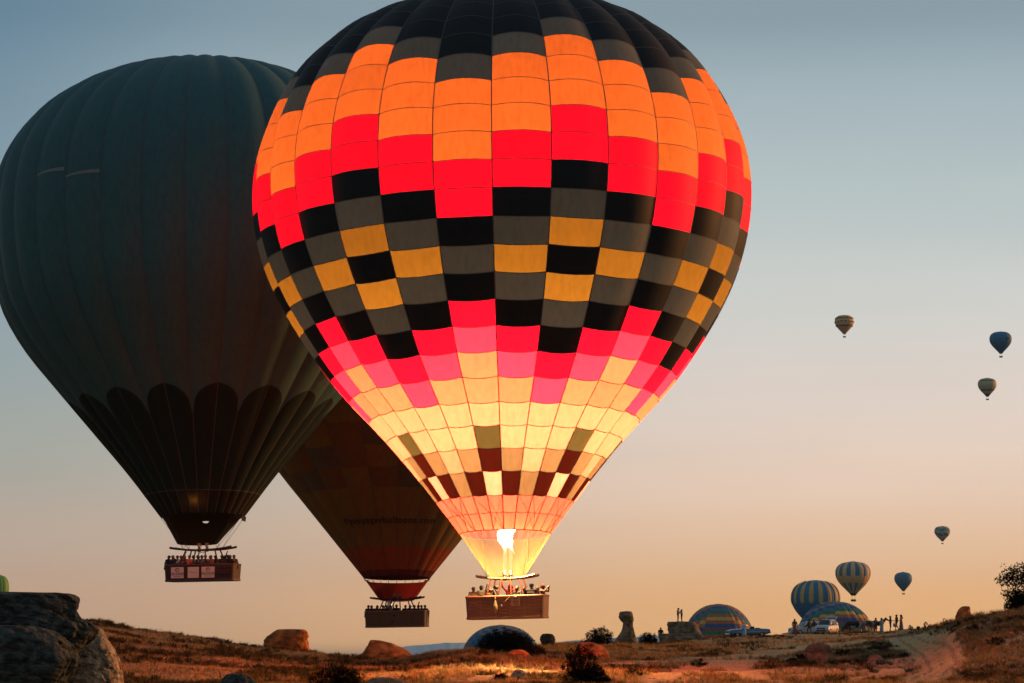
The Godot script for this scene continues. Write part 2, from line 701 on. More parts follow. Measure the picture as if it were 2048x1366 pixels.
func earth_color(x: float, z: float, r: float) -> Color:
	var k := patchy.get_noise_2d(x * 0.8, z * 0.5)
	var f := rough.get_noise_2d(x * 0.6, z * 0.6)
	var straw := Vector3(0.62, 0.355, 0.145)
	var scrub := Vector3(0.22, 0.125, 0.05)
	var earth := Vector3(0.72, 0.47, 0.20)
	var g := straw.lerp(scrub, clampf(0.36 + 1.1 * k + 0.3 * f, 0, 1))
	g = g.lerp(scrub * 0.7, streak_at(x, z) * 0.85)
	g = g.lerp(earth * (0.9 + 0.25 * f), bare_at(x, z))
	if r > 25.0 and r < 360.0 and z < 0.0 and absf(x) < 110.0:
		var rut := ruts_at(x, z)
		g = g.lerp(earth * (1.0 + 0.25 * f) * (1.0 - 0.45 * rut), trail_at(x, z))
	if r > 420.0:
		g = Vector3(0.16, 0.12, 0.08)
	return Color(g.x, g.y, g.z)


func make_hills() -> void:
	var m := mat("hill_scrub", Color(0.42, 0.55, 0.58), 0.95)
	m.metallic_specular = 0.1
	var lift := FastNoiseLite.new()
	lift.seed = 8
	lift.frequency = 0.012
	lift.fractal_octaves = 4
	var ranges := [
		[5200.0, [[300, 1325], [560, 1318], [700, 1312], [745, 1303], [800, 1295], [860, 1289], [930, 1286], [1000, 1289], [1060, 1297], [1100, 1304], [1180, 1312], [1300, 1318]], "long low blue hill on the horizon under the middle balloon"],
		[6100.0, [[900, 1318], [1000, 1303], [1060, 1293], [1110, 1287], [1160, 1281], [1220, 1276], [1270, 1274], [1310, 1271], [1345, 1272], [1420, 1280], [1540, 1290], [1700, 1300], [1900, 1312]], "far blue ridge on the horizon behind the rock pillar"],
	]
	for q in ranges:
		var xs := []
		var ys := []
		for p in q[1]:
			xs.append(float(p[0]))
			ys.append(float(p[1]))
		var d: float = q[0]
		var st := SurfaceTool.new()
		st.begin(Mesh.PRIMITIVE_TRIANGLES)
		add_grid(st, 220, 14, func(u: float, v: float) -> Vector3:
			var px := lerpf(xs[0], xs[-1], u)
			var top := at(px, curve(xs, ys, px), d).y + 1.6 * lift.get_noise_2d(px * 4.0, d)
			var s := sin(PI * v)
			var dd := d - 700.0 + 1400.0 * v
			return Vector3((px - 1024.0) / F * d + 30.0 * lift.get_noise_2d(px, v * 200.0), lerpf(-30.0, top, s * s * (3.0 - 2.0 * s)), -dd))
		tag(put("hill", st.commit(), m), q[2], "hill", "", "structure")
	# a nearer grey rise that shows just behind the left slope
	var gm := mat("grey_rise", Color(0.10, 0.10, 0.085), 0.95)
	tag(put("hill", grid(40, 12, func(u: float, v: float) -> Vector3:
		var px := lerpf(225.0, 350.0, u)
		var top := at(px, curve([225.0, 262.0, 285.0, 305.0, 325.0, 350.0], [1262.0, 1257.0, 1256.5, 1259.0, 1266.0, 1285.0], px), 330.0).y
		return Vector3((px - 1024.0) / F * 330.0, lerpf(-12.0, top, sin(PI * v)), -330.0 + 22.0 - 44.0 * v)), gm), "small grey mound showing behind the crest of the left slope", "hill", "", "structure")


# ---------------------------------------------------------------- hot air balloons
class Shape:                                  # the outline of an envelope: heights above the mouth and radii
	var hs := []
	var rs := []
	var owner: Node

	func _init(o: Node, h: Array, r: Array) -> void:
		owner = o
		hs = h
		rs = r

	func radius(h: float) -> float:
		return maxf(owner.curve(hs, rs, h), 0.02)

	func normal(h: float) -> Vector2:           # outwards: (along the radius, up)
		var t := Vector2(radius(h + 0.05) - radius(h - 0.05), 0.1)
		if h > hs[-1] - 0.1:
			return Vector2(0.05, 1).normalized()
		return Vector2(t.y, -t.x).normalized()

	func point(az: float, h: float, out := 0.0) -> Vector3:
		var n := normal(h)
		var r := radius(h) + n.x * out
		return Vector3(sin(az) * r, h + n.y * out, cos(az) * r)


func puffed(s: Shape, az0: float, gore: float, u: float, h: float, puff: float, out := 0.0) -> Vector3:   # a point of a gore that bellies out between its two tapes
	var w := s.radius(h) * gore
	return s.point(az0 + gore * u, h, puff * w * (4.0 * u * (1.0 - u) - 0.62) + out)


func rings_to_rows(list: Array) -> Array:
	var rows := []
	for k in list.size() - 1:
		rows.append([list[k], list[k + 1]])
	return rows


func panel_mesh(s: Shape, gore: float, h0: float, h1: float, puff: float, nu := 6, nv := 3) -> ArrayMesh:
	return grid(nu, nv, func(u: float, v: float) -> Vector3: return puffed(s, 0.0, gore, u, lerpf(h0, h1, v), puff))


func seam_ring(s: Shape, gores: int, h: float, puff: float, wide: float, out := 0.012) -> ArrayMesh:
	var gore := TAU / gores
	var st := SurfaceTool.new()
	st.begin(Mesh.PRIMITIVE_TRIANGLES)
	for g in gores:
		add_grid(st, 6, 1, func(u: float, v: float) -> Vector3: return puffed(s, g * gore, gore, u, h + (v - 0.5) * wide, puff, out))
	return st.commit()


func tape_mesh(s: Shape, gore: float, h0: float, h1: float, puff: float, wide: float, n := 40) -> ArrayMesh:
	return grid(1, n, func(u: float, v: float) -> Vector3:
		var h := lerpf(h0, h1, v)
		var r := s.radius(h)
		return s.point((u - 0.5) * wide / maxf(r, 0.3), h, -0.62 * puff * r * gore + 0.014))


func wrap_mesh(m: Mesh, s: Shape, az0: float, h0: float, out: float) -> ArrayMesh:      # lays flat lettering or a flat emblem onto an envelope
	var done := ArrayMesh.new()
	for k in m.get_surface_count():
		var arr := m.surface_get_arrays(k)
		var v: PackedVector3Array = arr[Mesh.ARRAY_VERTEX]
		var n: PackedVector3Array = arr[Mesh.ARRAY_NORMAL]
		var r := s.radius(h0)
		for i in v.size():
			var nn := s.normal(h0 + v[i].y)
			var az := az0 + v[i].x / r
			v[i] = s.point(az, h0 + v[i].y * 0.9, out + v[i].z)
			n[i] = Vector3(sin(az) * nn.x, nn.y, cos(az) * nn.x)
		arr[Mesh.ARRAY_VERTEX] = v
		arr[Mesh.ARRAY_NORMAL] = n
		done.add_surface_from_arrays(Mesh.PRIMITIVE_TRIANGLES, arr)
	return done


func lettering(text: String, height: float, bold := true) -> TextMesh:
	var f := SystemFont.new()
	f.font_names = PackedStringArray(["Droid Sans"])
	f.font_weight = 700 if bold else 400
	var t := TextMesh.new()
	t.text = text
	t.font = f
	t.font_size = 64
	t.pixel_size = height / 46.0
	t.depth = 0.0
	t.curve_step = 4.0
	return t


func flat_poly(pts: Array, depth := 0.0) -> ArrayMesh:       # a flat outline, facing +z
	var p := PackedVector2Array()
	for q in pts:
		p.append(Vector2(q[0], q[1]))
	var tri := Geometry2D.triangulate_polygon(p)
	var st := SurfaceTool.new()
	st.begin(Mesh.PRIMITIVE_TRIANGLES)
	for t in range(0, tri.size(), 3):
		var a := p[tri[t]]
		var b := p[tri[t + 1]]
		var c := p[tri[t + 2]]
		if (b - a).cross(c - a) > 0:
			var sw := b
			b = c
			c = sw
		for q in [a, b, c]:
			st.set_normal(Vector3.BACK)
			st.set_uv(Vector2(q.x, q.y))
			st.add_vertex(Vector3(q.x, q.y, depth))
	return st.commit()


# the wicker basket: a rounded box of woven courses with a padded rim; its own frame has the floor at y 0
func basket_outline(u: float, half: Vector2, corner: float) -> Vector2:
	var per := [half.x * 2.0 - corner * 2.0, corner * PI / 2.0, half.y * 2.0 - corner * 2.0, corner * PI / 2.0]
	var total: float = 2.0 * (per[0] + per[1] + per[2] + per[3])
	var s := fposmod(u, 1.0) * total
	var flip := 1.0
	if s >= total / 2.0:
		s -= total / 2.0
		flip = -1.0
	var q := Vector2.ZERO
	if s < per[0]:
		q = Vector2(-half.x + corner + s, half.y)
	elif s < per[0] + per[1]:
		var a: float = (s - per[0]) / corner
		q = Vector2(half.x - corner + sin(a) * corner, half.y - corner + cos(a) * corner)
	elif s < per[0] + per[1] + per[2]:
		q = Vector2(half.x, half.y - corner - (s - per[0] - per[1]))
	else:
		var a: float = (s - per[0] - per[1] - per[2]) / corner
		q = Vector2(half.x - corner + cos(a) * corner, -half.y + corner - sin(a) * corner)
	return q * flip


func make_basket(parent: Node3D, size: Vector3, where: Vector3, turn: Vector3, wick: Material, rim_mat: Material) -> Node3D:
	var b := Node3D.new()
	b.name = "basket"
	parent.add_child(b, true)
	b.position = where
	b.rotation = turn
	var half := Vector2(size.x / 2.0, size.z / 2.0)
	var corner := 0.22
	var courses := 10
	# woven wall, outer and inner face, each course bellied out between the cane bands
	put("wicker_wall", grid(96, courses * 4, func(u: float, v: float) -> Vector3:
		var k := v * courses
		var puff := 0.011 * absf(sin(PI * k)) + (0.022 if k < 0.9 else 0.0)
		var q := basket_outline(u, half + Vector2(puff, puff) - Vector2.ONE * 0.05 * (1.0 - v), corner)
		return Vector3(q.x, v * size.y, q.y), Vector2(14, 6)), wick, b)
	put("lining", grid(64, 2, func(u: float, v: float) -> Vector3:
		var q := basket_outline(1.0 - u, half - Vector2.ONE * 0.09, corner)
		return Vector3(q.x, 0.05 + v * (size.y - 0.05), q.y)), mat("lining", Color(0.06, 0.04, 0.03), 0.9), b)
	put("floor_board", box(Vector3(size.x - 0.2, 0.05, size.z - 0.2), Transform3D(Basis.IDENTITY, Vector3(0, 0.03, 0))), mat("lining", Color.BLACK), b)
	var st := SurfaceTool.new()
	st.begin(Mesh.PRIMITIVE_TRIANGLES)
	add_grid(st, 96, 10, func(u: float, v: float) -> Vector3:
		var q := basket_outline(u, half, corner)
		var o := basket_outline(u, half + Vector2.ONE * 0.1, corner + 0.05) - q
		o = o.normalized()
		var c := q - o * 0.035
		var e := o * cos(TAU * v) * 0.075
		return Vector3(c.x + e.x, size.y + 0.03 - sin(-TAU * v) * 0.06, c.y + e.y))
	put("padded_rim", st.commit(), rim_mat, b)
	put("skid", grid(96, 4, func(u: float, v: float) -> Vector3:
		var q := basket_outline(u, half + Vector2.ONE * (0.02 + 0.02 * sin(PI * v)) - Vector2.ONE * 0.05, corner)
		return Vector3(q.x, -0.03 + v * 0.12, q.y)), rim_mat, b)
	for s in [-0.28, 0.28]:                       # inner partitions
		put("partition", box(Vector3(0.06, size.y - 0.12, size.z - 0.3), Transform3D(Basis.IDENTITY, Vector3(s * size.x, size.y / 2.0, 0))), wick, b)
	return b


func make_burner_frame(parent: Node3D, where: Vector3, turn: Vector3, length: float, rise: float, pole_mat: Material, beam_mat: Material, burners: Array) -> Node3D:
	var f := Node3D.new()
	f.name = "burner_frame"
	parent.add_child(f, true)
	f.position = where
	f.rotation = turn
	# the beam: a bowed board with upturned ends
	for z in [-0.42, 0.42]:
		put("beam", grid(24, 8, func(u: float, v: float) -> Vector3:
			var x := (u - 0.5) * length
			var bow := 0.16 * pow(absf(u - 0.5) * 2.0, 2.5)
			var half_w := 0.05 + 0.03 * absf(u - 0.5) * 2.0
			return Vector3(x, rise + bow + sin(-TAU * v) * half_w * 0.9, z + cos(TAU * v) * half_w)), beam_mat, f)
	for x in [-0.5, 0.5]:
		put("cross_bar", tube([Vector3(x, rise, -0.42), Vector3(x, rise, 0.42)], 0.03), beam_mat, f)
	for q in [[-1.0, -1.0], [-1.0, 1.0], [-0.32, 1.0], [0.34, 1.0], [1.0, 1.0], [1.0, -1.0]]:
		for z in [q[1]]:
			put("upright", tube([Vector3(q[0] * length * 0.31, 0.0, z * 0.62), Vector3(q[0] * length * 0.235, rise, z * 0.42)], 0.045), pole_mat, f)
	for x in burners:
		var b := put("burner", lathe([[0.0, rise - 0.1], [0.1, rise - 0.1], [0.12, rise + 0.02], [0.09, rise + 0.1], [0.07, rise + 0.14], [0.07, rise + 0.2], [0.0, rise + 0.2]], 14), mats["dark_steel"], f)
		b.position.x = x
		for k in 4:
			var c := put("coil", lathe([[0.10, -0.02], [0.125, -0.014], [0.13, 0.0], [0.125, 0.014], [0.10, 0.02]], 14), mats["steel"], b)
			c.position.y = rise + 0.22 + 0.06 * k
		for k in 3:
			var a := TAU * k / 3.0
			put("bracket", tube([Vector3(sin(a) * 0.11, rise + 0.1, cos(a) * 0.11), Vector3(sin(a) * 0.11, rise + 0.46, cos(a) * 0.11)], 0.012, -1, 4), mats["dark_steel"], b)
	put("blast_valve", box(Vector3(0.5, 0.05, 0.1), Transform3D(Basis.IDENTITY, Vector3(0, rise - 0.14, 0.2))), mats["steel"], f)
	return f


func hang_line(parent: Node, called: String, a: Vector3, b: Vector3, r := 0.012, m: Material = null) -> void:
	put(called, tube([a, b], r, -1, 4), m if m else mats["rope"], parent)


const BODY_H := [0.0, 2.61, 5.21, 7.76, 10.25, 12.67, 14.99, 17.2, 19.28, 21.23, 23.02, 24.65, 26.11, 27.1, 27.75, 28.2, 28.45]


# ---- the big glowing balloon
func main_balloon() -> void:
	var mouth := at(1011, 1068, 128.0)
	var t := thing("hot_air_balloon", "huge glowing balloon checked in orange, red, black and gold, lit by its flame", "hot air balloon", mouth)
	var env := Node3D.new()
	env.name = "envelope"
	t.add_child(env)
	env.rotation = Vector3(deg_to_rad(-3.0), 0, deg_to_rad(0.6))
	env.rotation_order = EULER_ORDER_ZXY
	var hs := [0.0, 0.8, 1.6, 2.7, 3.74, 4.75, 5.76, 6.84, 7.93, 9.04, 10.18, 11.36, 12.58, 13.84, 15.16, 16.49, 17.84, 19.2, 20.54, 21.91, 23.11, 24.22, 25.25, 26.15, 26.95, 27.55, 27.9, 28.05]
	var rs := [2.32, 2.9, 3.51, 4.35, 5.18, 6.02, 6.93, 7.94, 8.87, 9.67, 10.42, 11.13, 11.76, 12.28, 12.64, 12.84, 12.89, 12.76, 12.42, 11.87, 11.23, 10.42, 9.39, 8.2, 6.6, 4.6, 2.4, 0.3]
	var s := Shape.new(self, hs, rs)
	var gores := 28
	var gore := TAU / gores
	var az0 := deg_to_rad(-2.0)
	var puff := 0.11
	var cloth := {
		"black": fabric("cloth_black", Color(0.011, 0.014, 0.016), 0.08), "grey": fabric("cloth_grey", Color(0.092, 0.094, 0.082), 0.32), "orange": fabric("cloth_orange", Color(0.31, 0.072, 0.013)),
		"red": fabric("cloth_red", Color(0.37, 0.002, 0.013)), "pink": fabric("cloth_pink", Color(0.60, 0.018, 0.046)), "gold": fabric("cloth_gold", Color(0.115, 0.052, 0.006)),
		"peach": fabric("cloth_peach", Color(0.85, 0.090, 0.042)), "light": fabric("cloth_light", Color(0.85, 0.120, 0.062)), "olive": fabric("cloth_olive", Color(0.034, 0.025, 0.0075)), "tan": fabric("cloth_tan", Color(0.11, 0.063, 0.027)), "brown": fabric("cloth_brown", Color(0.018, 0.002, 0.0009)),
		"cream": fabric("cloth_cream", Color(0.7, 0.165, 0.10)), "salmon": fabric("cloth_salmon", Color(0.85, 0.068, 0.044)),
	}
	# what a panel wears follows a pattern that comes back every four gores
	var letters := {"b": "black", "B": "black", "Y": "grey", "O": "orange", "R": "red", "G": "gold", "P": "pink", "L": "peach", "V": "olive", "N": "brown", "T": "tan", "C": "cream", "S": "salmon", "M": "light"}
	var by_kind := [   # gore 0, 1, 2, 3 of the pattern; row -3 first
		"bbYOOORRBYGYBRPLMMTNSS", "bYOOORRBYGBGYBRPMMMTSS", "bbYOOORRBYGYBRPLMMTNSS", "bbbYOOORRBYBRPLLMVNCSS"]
	var tones := {}
	for kind in cloth:
		for n in 3:
			var m: StandardMaterial3D = cloth[kind].duplicate()
			var tone: float = [0.92, 1.0, 1.06][n]
			var c := m.albedo_color.srgb_to_linear()
			m.albedo_color = Color(minf(c.r * tone, 0.9), c.g * tone, c.b * tone).linear_to_srgb()
			m.resource_name = "%s_%d" % [m.resource_name, n]
			tones["%s%d" % [kind, n]] = m
	var far_st := {}
	for k in 27:
		var h0: float = hs[k]
		var h1: float = hs[k + 1]
		var row := 21 - k                        # 21 is row 18 (lowest) ... 0 is row -3
		var m := panel_mesh(s, gore, h0, h1, puff)
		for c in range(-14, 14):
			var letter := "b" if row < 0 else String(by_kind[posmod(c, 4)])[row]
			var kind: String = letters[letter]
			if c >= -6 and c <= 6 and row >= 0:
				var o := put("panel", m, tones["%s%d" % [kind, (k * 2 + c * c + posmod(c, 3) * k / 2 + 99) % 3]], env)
				o.rotation.y = az0 + gore * c
			else:
				if not far_st.has(kind):
					far_st[kind] = SurfaceTool.new()
					far_st[kind].begin(Mesh.PRIMITIVE_TRIANGLES)
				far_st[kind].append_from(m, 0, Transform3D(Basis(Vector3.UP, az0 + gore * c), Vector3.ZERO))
	var rest := ArrayMesh.new()
	var n := 0
	for kind in far_st:
		far_st[kind].commit(rest)
		rest.surface_set_material(n, cloth[kind])
		n += 1
	var far_panels := put("panels", rest, null, env)
	far_panels.set_meta("kind", "stuff")
	var tm := tape_mesh(s, gore, 0.0, 27.9, puff, 0.052, 60)
	for c in range(-14, 14):
		var o := put("seam_tape", tm, mats["tape_dark"], env)
		o.rotation.y = az0 + gore * c
	for k in range(0, 24):
		var o := put("seam", seam_ring(s, gores, hs[k], puff, 0.032 if k > 0 else 0.05), mats["tape_dark"], env)
		o.rotation.y = az0
	# cables that cross inside the lowest panels
	for c in [-4, -1, 2, 5]:
		for q in [[0, 1], [1, 0], [-1, 1]]:
			var a := s.point(az0 + gore * (c + q[0]), 1.62, 0.03)
			var b := s.point(az0 + gore * (c + q[1]), 0.0, 0.03)
			var mid := s.point(az0 + gore * (c + (q[0] + q[1]) * 0.5), 0.8, 0.05)
			put("cable", tube([a, mid, b], 0.013, -1, 4), mats["tape_dark"], env)
	# the scoop: a cloth funnel under the mouth, open towards the eye
	var sc := fabric("cloth_scoop", Color(0.14, 0.090, 0.046))
	put("scoop", grid(40, 10, func(u: float, v: float) -> Vector3:
		var a := lerpf(deg_to_rad(72), deg_to_rad(288), u)
		var h := lerpf(-2.12 - 0.06 * cos(a * 3.0), -0.07, v)
		var r := lerpf(0.9, 2.3, pow(v, 0.94)) + 0.04 * sin(v * PI) * cos(a * 10.0)
		return Vector3(sin(a) * r + 0.06 * (1.0 - v), h, cos(a) * r)), sc, env)
	# basket, frame, burners; this part hangs plumb under the mouth
	var wick: StandardMaterial3D = mats["wicker"]
	var down := at(1015.5, 1237, 128.0) - mouth
	var turn := Vector3(0, deg_to_rad(-14.0), deg_to_rad(1.2))
	var rim := mat("rim_tan", Color(0.16, 0.05, 0.018), 0.5)
	var b := make_basket(t, Vector3(4.1, 1.08, 1.5), down, turn, wick, rim)
	var pole := mat("pole_leather", Color(0.10, 0.025, 0.011), 0.5)
	var frame := make_burner_frame(t, down + Vector3(0, 1.2, 0), turn, 3.1, 0.82, pole, mat("beam_wood", Color(0.16, 0.095, 0.04), 0.4), [-0.16, 0.16])
	# what hangs on the near side of the basket
	put("rope_bag", lathe([[0.0, -0.62], [0.09, -0.6], [0.13, -0.45], [0.11, -0.25], [0.05, -0.05], [0.02, 0.05], [0.05, 0.12], [0.0, 0.16]], 12), mat("bag_canvas", Color(0.16, 0.10, 0.035), 0.8), b).position = Vector3(-0.42, 0.92, 0.88)
	put("data_plate", box(Vector3(0.44, 0.44, 0.02), Transform3D(Basis.IDENTITY, Vector3(0.62, 0.83, 0.785))), mat("plate_wood", Color(0.24, 0.12, 0.045), 0.5), b)
	for k in 5:
		put("print_line", box(Vector3([0.3, 0.2, 0.34, 0.3, 0.26][k], 0.022, 0.004), Transform3D(Basis.IDENTITY, Vector3(0.62, 0.985 - 0.075 * k, 0.799))), mats["ink"], b)
	put("shackle", lathe([[0.0, 0.0], [0.05, 0.02], [0.06, 0.08], [0.03, 0.16], [0.0, 0.18]], 10), mats["dark_steel"], b).position = Vector3(-0.12, 0.52, 0.8)
	hang_line(b, "strap", Vector3(0.32, 1.07, 0.82), Vector3(0.1, 0.86, 0.81), 0.018, mats["bag_canvas"])
	for x in [-1.0, 1.0]:
		for z in [-1.0, 1.0]:
			var foot := down + Basis.from_euler(turn) * Vector3(x * 0.95, 2.1, z * 0.42)
			for q in [0.55, 1.1]:
				hang_line(t, "flying_wire", foot, env.basis * s.point(x * q if z > 0 else PI - x * q, 0.0, 0.02), 0.009)
	flame(t, down + Vector3(0.0, 2.45, 0))


func flame(t: Node3D, base: Vector3) -> void:
	var hot := mat("flame", Color(1, 1, 1), 1.0)
	hot.emission_enabled = true
	hot.emission = Color(1.0, 0.93, 0.86)
	hot.emission_energy_multiplier = 7.0
	var jet := mat("flame_jet", Color(0.0, 0.0, 0.0, 0.12), 1.0)
	jet.transparency = BaseMaterial3D.TRANSPARENCY_ALPHA
	jet.emission_enabled = true
	jet.emission = Color(1.0, 0.86, 0.6)
	jet.emission_energy_multiplier = 1.3
	var f := Node3D.new()
	f.name = "flame"
	t.add_child(f, true)
	f.position = base
	var wob := FastNoiseLite.new()
	wob.seed = 31
	wob.frequency = 0.9
	wob.fractal_octaves = 3
	for x in [-0.16, 0.16]:
		put("jet", grid(14, 12, func(u: float, v: float) -> Vector3:
			var r := lerpf(0.05, 0.13, v)
			return Vector3(x * (1.0 - 0.1 * v) + sin(TAU * u) * r, v * 1.15, cos(TAU * u) * r)), jet, f)
		put("flame_tongue", grid(20, 34, func(u: float, v: float) -> Vector3:
			var y := 1.0 + v * 5.6
			var r := (0.05 + 0.19 * sin(PI * pow(v, 0.6))) * (1.0 - 0.25 * v) * (1.0 + 0.9 * wob.get_noise_3d(sin(TAU * u) + x * 9.0, y * 1.5, cos(TAU * u)))
			r = maxf(r, 0.0) * smoothstep(0.0, 0.06, v) * smoothstep(1.0, 0.9, v)
			var lean := 0.30 * wob.get_noise_2d(y * 0.8, x * 20.0)
			return Vector3(x + lean + sin(TAU * u) * r, y, cos(TAU * u) * r)), hot, f)
	var soft := mat("flame_veil", Color(0.0, 0.0, 0.0, 0.16), 1.0)
	soft.transparency = BaseMaterial3D.TRANSPARENCY_ALPHA
	soft.emission_enabled = true
	soft.emission = Color(1.0, 0.72, 0.34)
	soft.emission_energy_multiplier = 2.4
	for x in [-0.16, 0.16]:
		put("flame_veil", grid(20, 24, func(u: float, v: float) -> Vector3:
			var y := 0.75 + v * 6.1
			var r := (0.05 + 0.24 * sin(PI * pow(v, 0.6))) * (1.0 + 0.6 * wob.get_noise_3d(sin(TAU * u) + x * 5.0, y * 1.1, cos(TAU * u) + 4.0))
			r = maxf(r, 0.0) * smoothstep(0.0, 0.1, v) * smoothstep(1.0, 0.88, v)
			return Vector3(x + 0.30 * wob.get_noise_2d(y * 0.8, x * 20.0) + sin(TAU * u) * r, y, cos(TAU * u) * r)), soft, f)
	# torn-off tongues high in the envelope, each with its light
	for q in [[10.1, 0.46, 390.0], [14.3, 0.48, 930.0]]:
		var o := put("flame_tongue", grid(14, 10, func(u: float, v: float) -> Vector3:
			var r: float = q[1] * 0.5 * sin(PI * v) * (1.0 - 0.4 * v)
			return Vector3(sin(TAU * u) * r, (v - 0.5) * q[1], cos(TAU * u) * r)), hot, f)
		o.position.y = q[0]
		var l := OmniLight3D.new()
		l.name = "flame_light"
		l.light_energy = q[2]
		l.light_color = Color(1.0, 0.86, 0.70)
		l.light_size = 0.18
		l.omni_range = 160.0
		l.omni_attenuation = 2.0
		l.shadow_enabled = true
		f.add_child(l, true)
		l.position.y = q[0]
	var low := OmniLight3D.new()
	low.name = "flame_light"
	low.light_energy = 150.0
	low.light_color = Color(1.0, 0.74, 0.45)
	low.light_size = 0.25
	low.omni_range = 160.0
	low.omni_attenuation = 2.0
	low.shadow_enabled = true
	f.add_child(low, true)
	low.position = Vector3(0.2, 1.2, 0.85)


# ---- the dark green-grey balloon on the left
func left_balloon() -> void:
	var mouth := at(405, 1034, 152.0)
	var t := thing("hot_air_balloon", "dark slate green balloon at the left with a scalloped black skirt and sponsor boards", "hot air balloon", mouth)
	var env := Node3D.new()
	env.name = "envelope"
	t.add_child(env)
	env.rotation_order = EULER_ORDER_ZXY
	env.rotation = Vector3(deg_to_rad(-3.0), 0, deg_to_rad(1.0))
	var s := Shape.new(self, BODY_H, [2.52, 4.48, 6.63, 8.75, 10.74, 12.09, 12.65, 12.86, 12.8, 12.42, 11.55, 10.25, 8.35, 6.4, 4.5, 2.3, 0.3])
	var gores := 32
	var gore := TAU / gores
	var az0 := deg_to_rad(2.0)
	var puff := 0.10
	var slate := fabric("cloth_slate", Color(0.042, 0.112, 0.116), 0.2)
	var dark := fabric("cloth_skirt_black", Color(0.009, 0.023, 0.018), 0.3)
	var base := fabric("cloth_base_black", Color(0.009, 0.013, 0.011), 0.5)
	var arch := func(a: float) -> float:          # height of the scalloped edge, two gores to an arch
		var x := fposmod(a / (2.0 * gore), 1.0) * 2.0 - 1.0
		return lerpf(5.25, 6.95, sqrt(maxf(0.0, 1.0 - pow(absf(x), 2.3))))
	for c in gores:
		var up := put("gore_panel", grid(8, 34, func(u: float, v: float) -> Vector3:
			var lo: float = arch.call(gore * (c % 2 + u))
			return puffed(s, 0.0, gore, u, lerpf(lo, 28.4, 1.0 - pow(1.0 - v, 1.35)), puff)), slate, env) if c < 2 else env.get_child(c % 2).duplicate()
		if c >= 2:
			up.name = "gore_panel"
			env.add_child(up, true)
		up.rotation.y = az0 + gore * c
	var first := {}
	for c in gores:
		var k := c % 2
		if not first.has(k):
			first[k] = grid(8, 12, func(u: float, v: float) -> Vector3:
				var hi: float = arch.call(gore * (k + u))
				return puffed(s, 0.0, gore, u, lerpf(1.28, hi, v), puff))
		var o := put("scallop_panel", first[k], dark, env)
		o.rotation.y = az0 + gore * c
	var lowm := panel_mesh(s, gore, 0.0, 1.28, puff, 6, 3)
	for c in gores:
		put("base_panel", lowm, base, env).rotation.y = az0 + gore * c
	var tm := tape_mesh(s, gore, 0.0, 28.3, puff, 0.05, 60)
	for c in gores:
		put("seam_tape", tm, mats["tape_dark"], env).rotation.y = az0 + gore * c
	put("seam", seam_ring(s, gores, 1.28, puff, 0.05), mats["tape_dark"], env).rotation.y = az0
	# two pale vent edges on the shoulder
	var pale := fabric("cloth_vent", Color(0.20, 0.23, 0.23), 0.5)
	for q in [[-4, 19.1], [-3, 18.65]]:
		put("vent_edge", grid(8, 1, func(u: float, v: float) -> Vector3: return puffed(s, 0.0, gore, 0.03 + 0.94 * u, q[1] + v * (0.1 + 0.12 * u), puff, 0.02)), pale, env).rotation.y = az0 + gore * q[0]
	# the funnel below the mouth, with a slit between
	put("scoop", grid(48, 8, func(u: float, v: float) -> Vector3:
		var a := lerpf(deg_to_rad(62), deg_to_rad(298), u)
		var r := lerpf(1.22, 2.44, v)
		var slit := 0.13 * smoothstep(0.085, 0.05, absf(a - PI - 0.03))
		return Vector3(sin(a) * r - 0.3 * (1.0 - v), lerpf(-1.62, 0.08 - slit * 1.6, v), cos(a) * r)), base, env)
	# the flap that pulls aside at the right edge
	put("scoop_flap", grid(6, 4, func(u: float, v: float) -> Vector3:
		var a := deg_to_rad(70.0 + 22.0 * u)
		return Vector3(sin(a) * (2.5 + 0.05 * v) + 0.1, -0.35 + 0.3 * v, cos(a) * 2.5)), base, env)
	# a small pilot flame glows through the cloth
	var glow := mat("pilot_flame", Color(1, 0.6, 0.2), 1.0)
	glow.emission_enabled = true
	glow.emission = Color(1.0, 0.45, 0.12)
	glow.emission_energy_multiplier = 3.0
	var pf := put("pilot_flame", grid(12, 8, func(u: float, v: float) -> Vector3:
		var r := 0.10 * sin(PI * v)
		return Vector3(sin(TAU * u) * r, (v - 0.5) * 0.3, cos(TAU * u) * r)), glow, env)
	pf.position = Vector3(-0.12, 0.85, 2.82)
	var pl := OmniLight3D.new()
	pl.name = "pilot_flame_light"
	pl.light_energy = 9.0
	pl.light_color = Color(1.0, 0.5, 0.2)
	pl.light_size = 0.1
	pl.shadow_enabled = true
	pl.omni_range = 60.0
	pl.omni_attenuation = 2.0
	env.add_child(pl)
	pl.position = pf.position
	# basket
	var down := at(405.5, 1162, 152.0) - mouth
	var turn := Vector3(0, deg_to_rad(-16.0), deg_to_rad(0.6))
	var wick := mat("wicker_dark", Color(0.15, 0.06, 0.025), 0.75)
	wick.albedo_texture = mats["tex_wicker"]
	var b := make_basket(t, Vector3(4.5, 0.93, 1.5), down, turn, wick, mat("rim_dark", Color(0.06, 0.035, 0.025), 0.6))
	make_burner_frame(t, down + Vector3(0, 1.05, 0), turn, 4.0, 0.82, mat("pole_dark", Color(0.03, 0.03, 0.028), 0.6), mat("pole_dark", Color.BLACK), [-0.25, 0.25])
	var board_x := [-1.32, -0.28, 0.68]
	var board_w := [0.82, 0.72, 0.84]
